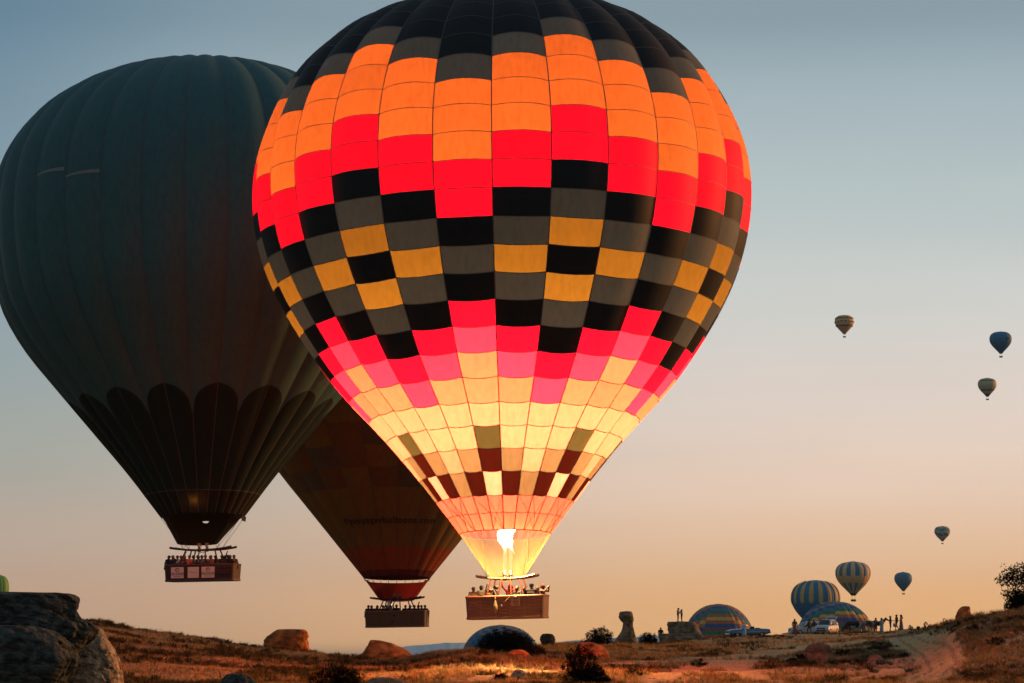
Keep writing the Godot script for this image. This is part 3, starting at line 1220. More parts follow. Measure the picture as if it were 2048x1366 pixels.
	for k in 3:
		var bd := put("sponsor_board", box(Vector3(board_w[k], 0.66, 0.03), Transform3D(Basis.IDENTITY, Vector3(board_x[k], 0.50, 0.795))), mats["board"], b)
		if k == 1:
			put("script_mark", tube([Vector3(-0.26, 0.52, 0.815), Vector3(-0.2, 0.62, 0.815), Vector3(-0.14, 0.5, 0.815), Vector3(-0.08, 0.55, 0.815), Vector3(-0.02, 0.5, 0.815), Vector3(0.06, 0.56, 0.815), Vector3(0.12, 0.5, 0.815), Vector3(0.2, 0.53, 0.815), Vector3(0.22, 0.64, 0.815)], 0.009, -1, 4), mats["ink"], bd).position = Vector3(board_x[k], -0.03, 0)
			continue
		var word := put("lettering", lettering("DISCOVERY", 0.15), mats["ink"], bd)
		word.position = Vector3(board_x[k], 0.42, 0.815)
		word.scale = Vector3(0.84, 1, 1)
		var small := put("lettering", lettering("BALLOONS", 0.06), mats["ink"], bd)
		small.position = Vector3(board_x[k], 0.27, 0.815)
		var em := SurfaceTool.new()
		em.begin(Mesh.PRIMITIVE_TRIANGLES)
		for q in [[0.13, 0.0, TAU], [0.075, 0.6, 4.2]]:
			for e in 24:
				var a0: float = q[1] + (q[2] - q[1]) * e / 24.0
				var a1: float = q[1] + (q[2] - q[1]) * (e + 1) / 24.0
				add_tube(em, [Vector3(cos(a0) * q[0], sin(a0) * q[0] * 0.85, 0), Vector3(cos(a1) * q[0], sin(a1) * q[0] * 0.85, 0)], 0.014, -1, 4)
		put("emblem", em.commit(), mats["ink"], bd).position = Vector3(board_x[k], 0.67, 0.815)
	for j in 2:
		for i in 4:
			put("hand_hole", box(Vector3(0.12, 0.1, 0.02), Transform3D(Basis.IDENTITY, Vector3(1.42 + 0.22 * i, 0.36 + 0.36 * j, 0.772))), mat("hole_dark", Color(0.006, 0.005, 0.004), 0.9), b)
	for x in [-1.0, 1.0]:
		for z in [-1.0, 1.0]:
			var foot := down + Basis.from_euler(turn) * Vector3(x * 1.05, 1.9, z * 0.42)
			for q in [0.9, 1.35]:
				hang_line(t, "flying_wire", foot, env.basis * s.point(x * q if z > 0 else PI - x * q, 0.0, 0.02), 0.012)
			hang_line(t, "scoop_line", foot, env.basis * Vector3(x * 0.9, -1.6, z * 0.7), 0.01)


# ---- the brown balloon between them
func middle_balloon() -> void:
	var mouth := at(794, 1156, 180.0)
	var t := thing("hot_air_balloon", "shaded brown balloon with a dark red skirt between the two big balloons", "hot air balloon", mouth)
	var env := Node3D.new()
	env.name = "envelope"
	t.add_child(env)
	env.rotation_order = EULER_ORDER_ZXY
	env.rotation = Vector3(deg_to_rad(-2.6), 0, deg_to_rad(0.2))
	var hs := [0.0, 0.42, 1.95, 3.2, 4.5, 5.8, 7.1, 8.5, 10.0, 11.6, 13.3, 15.0, 16.7, 18.4, 20.1, 21.7, 23.2, 24.6, 25.8, 26.8, 27.5, 27.9]
	var rs := [2.38, 2.72, 3.95, 4.95, 6.0, 7.05, 8.1, 9.15, 10.1, 10.95, 11.6, 12.05, 12.25, 12.1, 11.6, 10.7, 9.5, 8.0, 6.3, 4.4, 2.5, 0.3]
	var s := Shape.new(self, hs, rs)
	var gores := 24
	var gore := TAU / gores
	var az0 := deg_to_rad(3.0)
	var cloth := [fabric("cloth_olive_brown", Color(0.19, 0.115, 0.03), 0.7), fabric("cloth_rust", Color(0.30, 0.07, 0.02), 0.7), fabric("cloth_wine", Color(0.12, 0.022, 0.016), 0.5), fabric("cloth_slate_dark", Color(0.10, 0.085, 0.055), 0.6), fabric("cloth_umber", Color(0.15, 0.08, 0.03), 0.6)]
	for k in hs.size() - 1:
		var m := panel_mesh(s, gore, hs[k], hs[k + 1], 0.07, 6, 3)
		for c in gores:
			var kind := 0
			if k == 0:
				kind = 2
			elif k == 1:
				kind = 1
			elif k >= 5 and k <= 10:
				kind = [3, 4, 0, 4][(c + k * 2 + k / 2) % 4]
			put("panel", m, cloth[kind], env).rotation.y = az0 + gore * c if c > 0 else az0
	var tm := tape_mesh(s, gore, 0.0, 27.8, 0.07, 0.04, 40)
	for c in gores:
		put("seam_tape", tm, mats["tape_dark"], env).rotation.y = az0 + gore * c
	var text := lettering("flyvoyagerballoons.com", 0.42)
	put("lettering", wrap_mesh(text, s, deg_to_rad(-4.0), 3.72, 0.16), mat("print_dark", Color(0.016, 0.008, 0.004), 0.8), env)
	var skirt := fabric("cloth_skirt_red", Color(0.36, 0.035, 0.022), 0.9)
	put("skirt", grid(48, 8, func(u: float, v: float) -> Vector3:
		var a := lerpf(deg_to_rad(66), deg_to_rad(294), u)
		var r := lerpf(1.26, 2.24, v)
		return Vector3(sin(a) * r, lerpf(-1.56 + 0.06 * cos(a), -0.2, v), cos(a) * r)), skirt, env)
	for c in gores:
		var a := az0 + gore * c
		if cos(a) > 0.3:
			continue
		put("skirt_strap", tube([s.point(a, 0.03, 0.0), Vector3(sin(a) * 2.25, -0.24, cos(a) * 2.25)], 0.022, -1, 4), mats["tape_dark"], env)
	var down := at(794.5, 1254, 180.0) - mouth
	var turn := Vector3(0, deg_to_rad(-13.0), deg_to_rad(0.8))
	var wick := mat("wicker_brown", Color(0.34, 0.20, 0.09), 0.75)
	wick.albedo_texture = mats["tex_wicker"]
	var b := make_basket(t, Vector3(4.5, 1.08, 1.5), down, turn, wick, mat("rim_cane", Color(0.17, 0.08, 0.035), 0.6))
	make_burner_frame(t, down + Vector3(0, 1.17, 0), turn, 3.8, 0.78, mats["pole_dark"], mats["pole_dark"], [-0.2, 0.2])
	put("foot_hole", box(Vector3(0.14, 0.12, 0.02), Transform3D(Basis.IDENTITY, Vector3(-0.15, 0.4, 0.772))), mats["hole_dark"], b)
	put("foot_hole", box(Vector3(0.14, 0.12, 0.02), Transform3D(Basis.IDENTITY, Vector3(0.0, 0.8, 0.782))), mats["hole_dark"], b)
	put("gas_bottle", lathe([[0.0, 0.0], [0.17, 0.02], [0.18, 0.1], [0.18, 0.55], [0.1, 0.66], [0.0, 0.68]], 14), mats["steel"], b).position = Vector3(-0.55, 1.3, 0.0)
	for x in [-1.0, 1.0]:
		for z in [-1.0, 1.0]:
			var foot := down + Basis.from_euler(turn) * Vector3(x * 1.0, 1.96, z * 0.42)
			for q in [0.9, 1.35]:
				hang_line(t, "flying_wire", foot, env.basis * s.point(x * q if z > 0 else PI - x * q, 0.0, 0.02), 0.012)


# ---- balloons far away: panels where they can still be told apart, gores and bands in one piece where not
const SMALL_H := [0.0, 0.07, 0.17, 0.28, 0.38, 0.48, 0.58, 0.68, 0.77, 0.85, 0.91, 0.955, 0.985, 1.0]
const SMALL_R := [0.055, 0.105, 0.19, 0.285, 0.36, 0.415, 0.445, 0.45, 0.435, 0.395, 0.335, 0.255, 0.15, 0.01]


func small_shape(high: float, wide: float) -> Shape:
	var h := []
	var r := []
	for k in SMALL_H.size():
		h.append(SMALL_H[k] * high)
		r.append(SMALL_R[k] / 0.45 * wide / 2.0)
	return Shape.new(self, h, r)


func small_basket(t: Node3D, y: float, wide: float) -> void:
	put("basket", grid(24, 4, func(u: float, v: float) -> Vector3:
		var q := basket_outline(u, Vector2(wide / 2.0, wide / 3.2) * (0.92 + 0.08 * v), wide * 0.08)
		return Vector3(q.x, y + v * wide * 0.42, q.y)), mats["wicker"], t)
	put("basket_floor", box(Vector3(wide * 0.86, 0.06, wide * 0.5), Transform3D(Basis.IDENTITY, Vector3(0, y + 0.05, 0))), mats["wicker"], t)


func drifting(label: String, px: float, top: float, bottom: float, wide_px: float, d: float, gores: int, bands: Array, cloth: Callable, by_panel := false) -> Node3D:
	# bands: heights (0..1) of the row edges; cloth(gore, row) names the material
	var mpp := d / F
	var low := at(px, bottom, d)
	var t := thing("hot_air_balloon", label, "hot air balloon", low, "balloons drifting in the distance")
	var high := (bottom - top) * mpp
	var basket := high * 0.085
	var s := small_shape(high - basket * 1.7, wide_px * mpp)
	var env := Node3D.new()
	env.name = "envelope"
	t.add_child(env)
	env.position.y = basket * 1.7
	var gore := TAU / gores
	var st := {}
	for k in bands.size() - 1:
		var h0: float = bands[k] * s.hs[-1]
		var h1: float = bands[k + 1] * s.hs[-1]
		var m := panel_mesh(s, gore, h0, h1, 0.07, 5, maxi(2, int((bands[k + 1] - bands[k]) * 20)))
		for c in gores:
			var key: Material = cloth.call(c, k)
			if by_panel:
				put("panel", m, key, env).rotation.y = gore * c
				continue
			if not st.has(key):
				st[key] = SurfaceTool.new()
				st[key].begin(Mesh.PRIMITIVE_TRIANGLES)
			st[key].append_from(m, 0, Transform3D(Basis(Vector3.UP, gore * c), Vector3.ZERO))
	for key in st:
		put("fabric_band", st[key].commit(), key, env)
	small_basket(t, 0.0, basket * 1.5)
	for a in 4:
		var az := TAU * (a + 0.5) / 4.0
		hang_line(t, "flying_wire", Vector3(sin(az), 0, cos(az)) * basket * 0.5 + Vector3(0, basket * 0.6, 0), Vector3(sin(az), 0, cos(az)) * s.radius(0.0) + Vector3(0, basket * 1.7, 0), 0.03)
	t.set_meta("shape", [s.hs, s.rs])
	return t


func far_balloons() -> void:
	var blue := fabric("cloth_blue", Color(0.095, 0.21, 0.28), 0.2)
	var deep := fabric("cloth_deep_blue", Color(0.055, 0.20, 0.34), 0.2)
	var gold := fabric("cloth_dull_gold", Color(0.52, 0.36, 0.14), 0.2)
	var mustard := fabric("cloth_mustard", Color(0.72, 0.47, 0.21), 0.2)
	var teal := fabric("cloth_teal", Color(0.10, 0.25, 0.29), 0.2)
	var olive := fabric("cloth_far_olive", Color(0.50, 0.44, 0.27), 0.2)
	var green := fabric("cloth_green", Color(0.210, 0.420, 0.095), 0.2)
	var green_dark := fabric("cloth_green_dark", Color(0.105, 0.252, 0.063), 0.2)
	var purple := fabric("cloth_purple", Color(0.105, 0.095, 0.231), 0.2)
	var red := fabric("cloth_far_red", Color(0.546, 0.137, 0.063), 0.2)
	# mustard balloon with two bands of dark lettering too small to read
	var b := drifting("small mustard balloon with two dark bands, highest of the distant ones", 1689, 629, 675, 38, 1900.0, 20, [0.0, 0.3, 0.36, 0.78, 0.85, 1.0], func(_c: int, _k: int) -> Material: return mustard)
	marks(b, 0.42, 30, 3, mat("print_far", Color(0.035, 0.035, 0.045), 0.8))
	marks(b, 0.80, 34, 5, mats["print_far"])
	marks(b, 0.62, 16, 9, mat("print_soft", Color(0.16, 0.10, 0.05), 0.8))
	# plain blue balloon with a dark bird
	b = drifting("small plain blue balloon with a dark flying bird emblem, near the right edge", 2002, 662, 715, 44, 1750.0, 20, [0.0, 0.5, 1.0], func(_c: int, _k: int) -> Material: return deep)
	var sh := Shape.new(self, b.get_meta("shape")[0], b.get_meta("shape")[1])
	var bird := flat_poly([[-2.6, -0.3], [-1.0, 0.1], [0.4, 0.2], [0.9, 1.5], [1.5, 1.8], [1.3, 0.5], [2.6, 0.9], [3.0, 0.6], [1.6, -0.1], [0.6, -0.3], [-0.2, -1.5], [-0.8, -1.7], [-0.6, -0.5]])
	put("bird_emblem", wrap_mesh(bird, sh, 0.55, 10.2, 0.25), mat("print_far", Color.BLACK), b.get_node("envelope"))
	# grey olive balloon
	b = drifting("small grey olive balloon with a purple foot, below the blue bird balloon", 1975, 755, 800, 37, 2050.0, 20, [0.0, 0.14, 0.30, 0.36, 0.80, 0.86, 1.0], func(_c: int, k: int) -> Material: return [purple, olive, mat("cloth_olive_shade", Color(0.10, 0.085, 0.06), 0.7), olive, mats["cloth_olive_shade"], olive][k])
	# slanting teal stripes, burner alight
	b = drifting("small balloon in slanting teal and olive stripes with its burner alight", 1885, 1052, 1088, 31, 2500.0, 24, [0.0, 0.12, 0.22, 0.32, 0.42, 0.52, 0.62, 0.72, 0.82, 0.92, 1.0], func(c: int, k: int) -> Material: return teal if posmod(c + k * 3, 10) < 5 else olive)
	var fl := mat("far_flame", Color(1, 0.6, 0.2), 1.0)
	fl.emission_enabled = true
	fl.emission = Color(1.0, 0.42, 0.1)
	fl.emission_energy_multiplier = 1.6
	var fm := put("flame", lathe([[0.0, 2.2], [0.5, 2.6], [0.65, 3.6], [0.3, 4.8], [0.0, 5.4]], 10), fl, b)
	fm.position.z = 0.4
	var ol := OmniLight3D.new()
	ol.name = "flame_light"
	ol.light_energy = 40.0
	ol.light_color = Color(1.0, 0.6, 0.25)
	ol.light_size = 0.4
	ol.shadow_enabled = true
	ol.omni_range = 100.0
	ol.omni_attenuation = 2.0
	b.add_child(ol)
	ol.position = Vector3(0, 6.4, 0)
	# blue balloon, low on the right
	b = drifting("small steel blue balloon with darker bands near its crown, low on the right", 1807, 1144, 1189, 35, 2100.0, 24, [0.0, 0.30, 0.66, 0.70, 0.78, 0.82, 1.0], func(_c: int, k: int) -> Material: return [blue, blue, deep, blue, deep, blue][k])
	# blue and gold gores with a plain band
	b = drifting("balloon in blue and gold gores with a plain tan belt, above the resting balloons", 1707, 1123, 1203, 70, 1150.0, 24, [0.0, 0.07, 0.36, 0.56, 0.78, 1.0], func(c: int, k: int) -> Material: return mustard if k == 2 else (mat("cloth_far_brown", Color(0.08, 0.05, 0.03), 0.7) if k == 0 else (mustard if c % 2 else (teal if k == 1 else blue))), true)
	# standing half hidden behind the resting one
	var d := 900.0
	var mpp := d / F
	var t := thing("hot_air_balloon", "dark blue balloon with rounded gold stripes, standing behind the patchwork balloon", "hot air balloon", at(1632, 1262, d))
	var s := small_shape(101.0 * mpp, 91.0 * mpp)
	for k in s.hs.size():                          # stouter than the rest: its foot hides behind the land
		s.rs[k] *= 1.0 + 0.25 * (1.0 - SMALL_H[k]) * SMALL_H[k]
	var env := Node3D.new()
	env.name = "envelope"
	t.add_child(env)
	var gores := 32
	var gore := TAU / gores
	var full: float = s.hs[-1]
	var m := panel_mesh(s, gore, 0.0, full * 0.995, 0.06, 5, 30)
	for c in gores:
		var o := put("gore_panel", m, deep, env)
		o.rotation.y = gore * c
		if c % 2 == 0:
			put("stripe", grid(8, 24, func(u: float, v: float) -> Vector3:
				var w := 0.5 * minf(1.0, sqrt(maxf(0.0, 1.0 - pow(1.0 - minf(v / 0.14, 1.0), 2.0)))) * minf(1.0, 0.45 + 2.2 * (1.0 - v))
				return puffed(s, 0.0, gore, 0.5 + (u - 0.5) * 2.0 * w * 1.0, lerpf(0.53 * full, 0.97 * full, v), 0.06, 0.25)), gold, o)
	small_basket(t, -3.0, 3.0)
	# a green one peeps over the rocks at the left edge
	b = drifting("bright green gored balloon cut by the left edge above the boulders", -4, 1150, 1240, 40, 900.0, 20, [0.0, 0.3, 1.0], func(c: int, _k: int) -> Material: return green if c % 2 else green_dark, true)
	# three patchwork balloons lying on the ground, being filled
	resting(1437, 1208, 71, 92, 455.0, "patchwork balloon half filled on the ground behind the blue convertible", 11)
	resting(1670, 1203, 79, 98, 470.0, "patchwork balloon half filled on the ground behind the two white cars", 4)
	resting(1002, 1250, 78, 80, 430.0, "blue patchwork balloon half filled on the ground behind the round bush", 7)


func marks(b: Node3D, share: float, count: int, seed_: int, m: Material) -> void:      # dark print that is too far off to read
	var s := Shape.new(self, b.get_meta("shape")[0], b.get_meta("shape")[1])
	var r := RandomNumberGenerator.new()
	r.seed = seed_
	var st := SurfaceTool.new()
	st.begin(Mesh.PRIMITIVE_TRIANGLES)
	for k in count:
		var az := TAU * k / count
		var h: float = share * s.hs[-1] + r.randf_range(-0.25, 0.25)
		var w := TAU / count * r.randf_range(0.5, 0.85)
		var tall := r.randf_range(0.5, 1.1)
		add_grid(st, 2, 1, func(u: float, v: float) -> Vector3: return s.point(az + (u - 0.5) * w, h + (v - 0.5) * tall, 0.4))
	put("faded_print", st.commit(), m, b.get_node("envelope"))


func resting(px: float, top: float, half_px: float, below: float, d: float, label: String, shift: int) -> void:
	var mpp := d / F
	var half := half_px * mpp
	var crown := at(px, top, d)
	var ground := ground_y(crown.x, crown.z)
	var t := thing("hot_air_balloon", label, "hot air balloon", Vector3(crown.x, ground, crown.z), "balloons being filled on the ground")
	var high := crown.y - ground
	var mid := minf(below * mpp, high * 0.9) * 0.85    # the widest place lies low, hidden by the rise in front
	var hs := []
	var rs := []
	for k in 9:
		var a := PI / 2.0 * k / 8.0
		hs.append(high - mid + mid * sin(a))
		rs.append(half * pow(maxf(cos(a), 0.0), 0.92) + 0.02)
	for q in [[0.75, 0.985], [0.45, 0.9], [0.2, 0.78], [0.0, 0.66]]:
		hs.push_front((high - mid) * q[0])
		rs.push_front(half * q[1])
	var s := Shape.new(self, hs, rs)
	var env := Node3D.new()
	env.name = "envelope"
	t.add_child(env)
	var cols := [fabric("patch_blue", Color(0.05, 0.11, 0.24), 0.2), fabric("patch_rust", Color(0.42, 0.14, 0.07), 0.2), fabric("patch_gold", Color(0.62, 0.36, 0.10), 0.2), fabric("patch_green", Color(0.055, 0.19, 0.11), 0.2), fabric("patch_teal", Color(0.085, 0.175, 0.21), 0.2), fabric("patch_brown", Color(0.24, 0.10, 0.075), 0.2), fabric("patch_grey", Color(0.27, 0.22, 0.165), 0.2)]
	var order := [6, 1, 0, 4, 3, 1, 2, 1, 0, 5, 3, 1, 2, 5] if shift == 11 else [4, 6, 0, 4, 3, 2, 1, 0, 5, 3, 1, 2, 5, 0]
	if shift == 7:
		order = [5, 6, 1, 4, 6, 0, 6, 4, 0, 4, 0, 4]
	var gores := 40 if shift == 7 else (30 if shift == 11 else 24)
	var gore := TAU / gores
	var edges := []
	var below_crown := [82.0, 70.0, 61.0, 54.0, 47.0, 40.0, 33.0, 26.5, 20.0, 14.0, 9.0, 5.0, 2.0, 0.25]
	if shift == 7:
		below_crown = [70.0, 62.0, 55.0, 49.0, 43.0, 37.0, 31.0, 26.0, 21.0, 16.0, 12.0, 8.0, 5.0, 2.5, 0.9, 0.2]
	for q in below_crown:
		edges.append(maxf(high - q * mpp, high * 0.08 + 0.02 * (90.0 - q)))
	var rows := edges.size() - 1
	var rest := {}
	for k in rows:
		var m := panel_mesh(s, gore, edges[k], edges[k + 1], 0.16 if shift == 4 else 0.08, 5, 3)
		for c in gores:
			var away := absi(wrapi(c, -gores / 2, gores / 2) - (1 if shift == 4 else 0))
			var band := rows - 1 - k
			if shift == 7:
				band += posmod(c * 2 + c / 3, 3)
			elif shift == 4:
				band -= away / 2 + (1 if away > 4 else 0)
			else:
				band -= maxi(0, away - 2)
			var cl: Material = cols[order[posmod(band, order.size())]]
			var az := gore * (c - 0.5)
			if cos(az + gore / 2.0) > 0.0 and edges[k + 1] > high * 0.3:
				put("panel", m, cl, env).rotation.y = az
				continue
			if not rest.has(cl):
				rest[cl] = SurfaceTool.new()
				rest[cl].begin(Mesh.PRIMITIVE_TRIANGLES)
			rest[cl].append_from(m, 0, Transform3D(Basis(Vector3.UP, az), Vector3.ZERO))
	var am := ArrayMesh.new()
	var n := 0
	for cl in rest:
		rest[cl].commit(am)
		am.surface_set_material(n, cl)
		n += 1
	put("panels", am, null, env).set_meta("kind", "stuff")
	put("hem", panel_ring(s, edges[0]), cols[5], env)
	put("crown_ring", lathe([[half * 0.12, high - 0.05], [half * 0.06, high + 0.03], [0.0, high + 0.05]], 20), cols[6], env)


func panel_ring(s: Shape, h1: float) -> ArrayMesh:
	return grid(48, 3, func(u: float, v: float) -> Vector3: return s.point(TAU * u, lerpf(0.0, h1, v), 0.0))


# ---------------------------------------------------------------- rocks
# rows from the top down: [height in the photograph, left edge, right edge]; turned into a closed body of real size at its distance
func rock(label: String, d: float, rows: Array, m: Material, deep := 0.8, wear := 0.10, seed_ := 1, square := 2.4, fine := 1.0) -> Node3D:
	var ys := []
	var ls := []
	var rs := []
	for q in rows:
		ys.append(float(q[0]))
		ls.append(float(q[1]))
		rs.append(float(q[2]))
	var mid := 0.0
	var wide := 0.0
	for k in ls.size():
		mid += (ls[k] + rs[k]) / 2.0 / ls.size()
		wide = maxf(wide, (rs[k] - ls[k]) / F * d)
	var foot := at(mid, ys[-1], d)
	var base := Vector3(foot.x, minf(foot.y, ground_y(foot.x, foot.z)) - 0.12, foot.z)
	var n := FastNoiseLite.new()
	n.seed = seed_
	n.frequency = 1.6 / wide
	n.fractal_octaves = 5
	n.fractal_gain = 0.52
	var top := at(mid, ys[0], d).y
	var chips := FastNoiseLite.new()
	chips.seed = seed_ + 50
	chips.noise_type = FastNoiseLite.TYPE_CELLULAR
	chips.cellular_return_type = FastNoiseLite.RETURN_DISTANCE
	chips.frequency = 3.2 / wide
	var mesh := grid(int(84 * fine), int(64 * fine), func(u: float, v: float) -> Vector3:
		var w := v
		var y := lerpf(base.y, top, w)
		var py := 1300.0 - (y - CAM.y) / d * F
		py = lerpf(ys[-1], ys[0], clampf((ys[-1] - py) / (ys[-1] - ys[0]), 0, 1))
		var l := line(ys, ls, py)
		var r := line(ys, rs, py)
		var cx := ((l + r) / 2.0 - 1024.0) / F * d
		var half := maxf((r - l) / 2.0 / F * d, 0.01)
		if v > 0.985:
			half *= sqrt(maxf(0.0, (1.0 - v) / 0.015))
		var a := TAU * u
		var c := cos(a)
		var s := sin(a)
		var e := pow(pow(absf(c), square) + pow(absf(s), square), -1.0 / square)
		var big := n.get_noise_3d(c * half * 1.5 + seed_ * 7.0, y * 1.4, s * half * 1.5)
		var bed := n.get_noise_3d(c * half * 0.5, y * 7.0, s * half * 0.5 + 90.0)
		var crack := 1.0 - absf(n.get_noise_3d(c * half * 2.2 + 300.0, y * 1.5, s * half * 2.2)) * 6.0
		var k := 1.0 + wear * (1.5 * big + 0.35 * bed - 0.8 * clampf(crack, 0.0, 1.0)) + wear * 0.8 * chips.get_noise_3d(c * half, y, s * half)
		var lift := wear * wide * 0.12 * n.get_noise_3d(c * half * 3.0, 40.0, s * half * 3.0) * smoothstep(0.75, 1.0, v)
		return Vector3(cx + c * e * half * k - base.x, y + lift - base.y, -s * e * half * k * deep), Vector2(4, 4))
	var o := put("rock", mesh, m)
	o.position = base
	tag(o, label, "rock")
	return o


func make_rocks() -> void:
	var dark: Material = mats["rock_dark"]
	var warm: Material = mats["rock_warm"]
	var grey: Material = mats["rock_grey"]
	var pale: Material = mats["rock_pale"]
	rock("pale weathered flank of rock beside the dark boulders at the lower left", 45.6, [[1254, 196, 206], [1262, 185, 213], [1275, 172, 222], [1293, 155, 233], [1318, 140, 246], [1359, 125, 255], [1440, 110, 270]], pale, 1.0, 0.10, 3, 2.4, 1.6)
	rock("dark lichened slab lying on top of the boulder at the left edge", 44.2, [[1183, -120, 60], [1185, -200, 110], [1189, -250, 154], [1196, -270, 167], [1206, -278, 172], [1234, -280, 174], [1240, -280, 178], [1248, -275, 198], [1260, -265, 209], [1274, -250, 207], [1288, -220, 192], [1304, -150, 168], [1316, -60, 130]], dark, 0.42, 0.075, 5, 3.4, 2.2)
	rock("big round dark boulder under the slab at the lower left corner", 43.2, [[1249, -110, 30], [1253, -180, 78], [1262, -220, 112], [1276, -245, 144], [1298, -262, 161], [1318, -270, 166], [1340, -270, 162], [1360, -265, 144], [1440, -250, 120]], dark, 0.45, 0.07, 8, 2.6, 2.2)
	rock("brown notched boulder on the crest of the left slope", 183.0, [[1258, 562, 606], [1261, 556, 615], [1265, 548, 619], [1273, 536, 622], [1281, 529, 619], [1289, 528, 621], [1297, 530, 624], [1310, 533, 630]], warm, 0.8, 0.06, 11, 2.6)
	rock("tawny wedge shaped boulder with a sloping back left of the grassy mound", 165.0, [[1280, 743, 750], [1281.5, 741, 764], [1286, 738, 784], [1291, 736, 796], [1297, 733, 810], [1303, 729, 820], [1310, 725, 826], [1318, 721, 830], [1334, 715, 836]], warm, 0.7, 0.06, 14, 2.2)
	rock("tall rock pillar with a knobbly head on a narrow neck", 228.0, [[1222, 1246, 1258], [1224, 1239, 1263], [1228, 1236, 1265], [1235, 1235, 1267], [1241, 1238, 1267], [1247, 1245, 1265], [1256, 1243, 1266], [1264, 1240, 1268], [1270, 1235, 1269], [1278, 1229, 1272], [1288, 1223, 1277], [1300, 1214, 1286]], grey, 0.9, 0.10, 17, 2.3)
	rock("flat topped block of rock under the two people taking pictures", 292.0, [[1243, 1338, 1384], [1244.5, 1333, 1388], [1252, 1333, 1393], [1262, 1334, 1398], [1272, 1334, 1404], [1290, 1332, 1410]], grey, 0.8, 0.07, 21, 3.6)
	rock("low stepped ledge of rock at the foot of the flat topped block", 289.5, [[1267, 1320, 1398], [1269, 1317, 1402], [1276, 1316, 1408], [1284, 1318, 1412], [1298, 1314, 1420]], grey, 0.5, 0.10, 23, 3.0)
	rock("round dark rock beside the half filled blue patchwork balloon", 172.0, [[1267, 1089, 1098], [1269, 1083, 1105], [1274, 1079, 1110], [1280, 1078, 1111], [1286, 1082, 1109], [1290, 1085, 1110], [1304, 1080, 1114]], dark, 0.9, 0.10, 27, 2.2)
	rock("low red dome of rock behind the dark bush", 150.0, [[1284, 1169, 1180], [1286, 1162, 1187], [1291, 1155, 1201], [1298, 1150, 1211], [1306, 1145, 1216], [1324, 1138, 1222]], warm, 0.8, 0.05, 31, 2.2)
	rock("grassy backed rock mound between the two dark bushes", 145.0, [[1299, 1032, 1044], [1302, 1020, 1052], [1308, 1011, 1060], [1317, 1004, 1066], [1334, 996, 1074]], warm, 0.8, 0.09, 33, 2.2)
	rock("small pale boulder in the glowing grass below the lit basket", depth_at(1037, 1358), [[1338.5, 1034, 1041], [1340, 1029, 1047], [1346, 1022, 1052], [1354, 1018, 1056], [1368, 1014, 1060]], pale, 0.8, 0.08, 36, 2.4)
	rock("brown boulder with a paler foot in the grass below the parked cars", depth_at(1630, 1321), [[1285, 1626, 1639], [1287, 1618, 1648], [1291, 1611, 1656], [1299, 1605, 1660], [1309, 1598, 1661], [1320, 1592, 1664], [1332, 1586, 1670]], grey, 0.7, 0.07, 39, 2.4)
	rock("low boulder half sunk in dry grass left of the dirt track", depth_at(1745, 1328), [[1310, 1739, 1750], [1312, 1732, 1757], [1318, 1728, 1763], [1328, 1725, 1768], [1340, 1720, 1772]], grey, 0.7, 0.08, 42, 2.3)
	rock("small ochre stone in front of the half sunk boulder", depth_at(1733, 1332), [[1321.5, 1731, 1743], [1324, 1724, 1746], [1329, 1720, 1747], [1340, 1718, 1749]], pale, 0.7, 0.08, 44, 2.3)
	rock("upright brown boulder on the dark slope at the right", 172.0, [[1212, 1923, 1931], [1214, 1919, 1934], [1219, 1913, 1936], [1227, 1908, 1937], [1236, 1905, 1938], [1245, 1906, 1939], [1253, 1910, 1940], [1266, 1906, 1944]], warm, 0.85, 0.07, 47, 2.4)
	rock("dark stone at the bottom edge beyond the pale flank", 100.0, [[1346, 468, 486], [1348, 458, 498], [1355, 449, 511], [1368, 442, 522], [1390, 436, 530]], dark, 0.8, 0.09, 51, 2.3)
	rock("low grey stone at the bottom edge right of the spiky bush", 105.0, [[1354, 752, 782], [1357, 742, 800], [1363, 734, 816], [1376, 728, 826], [1400, 724, 834]], grey, 0.6, 0.08, 53, 2.4)
	rock("pair of small stones beside the worn track on the right slope", depth_at(1968, 1335), [[1327, 1964, 1970], [1330, 1958, 1975], [1336, 1955, 1978], [1344, 1953, 1981]], grey, 0.8, 0.1, 56, 2.3)


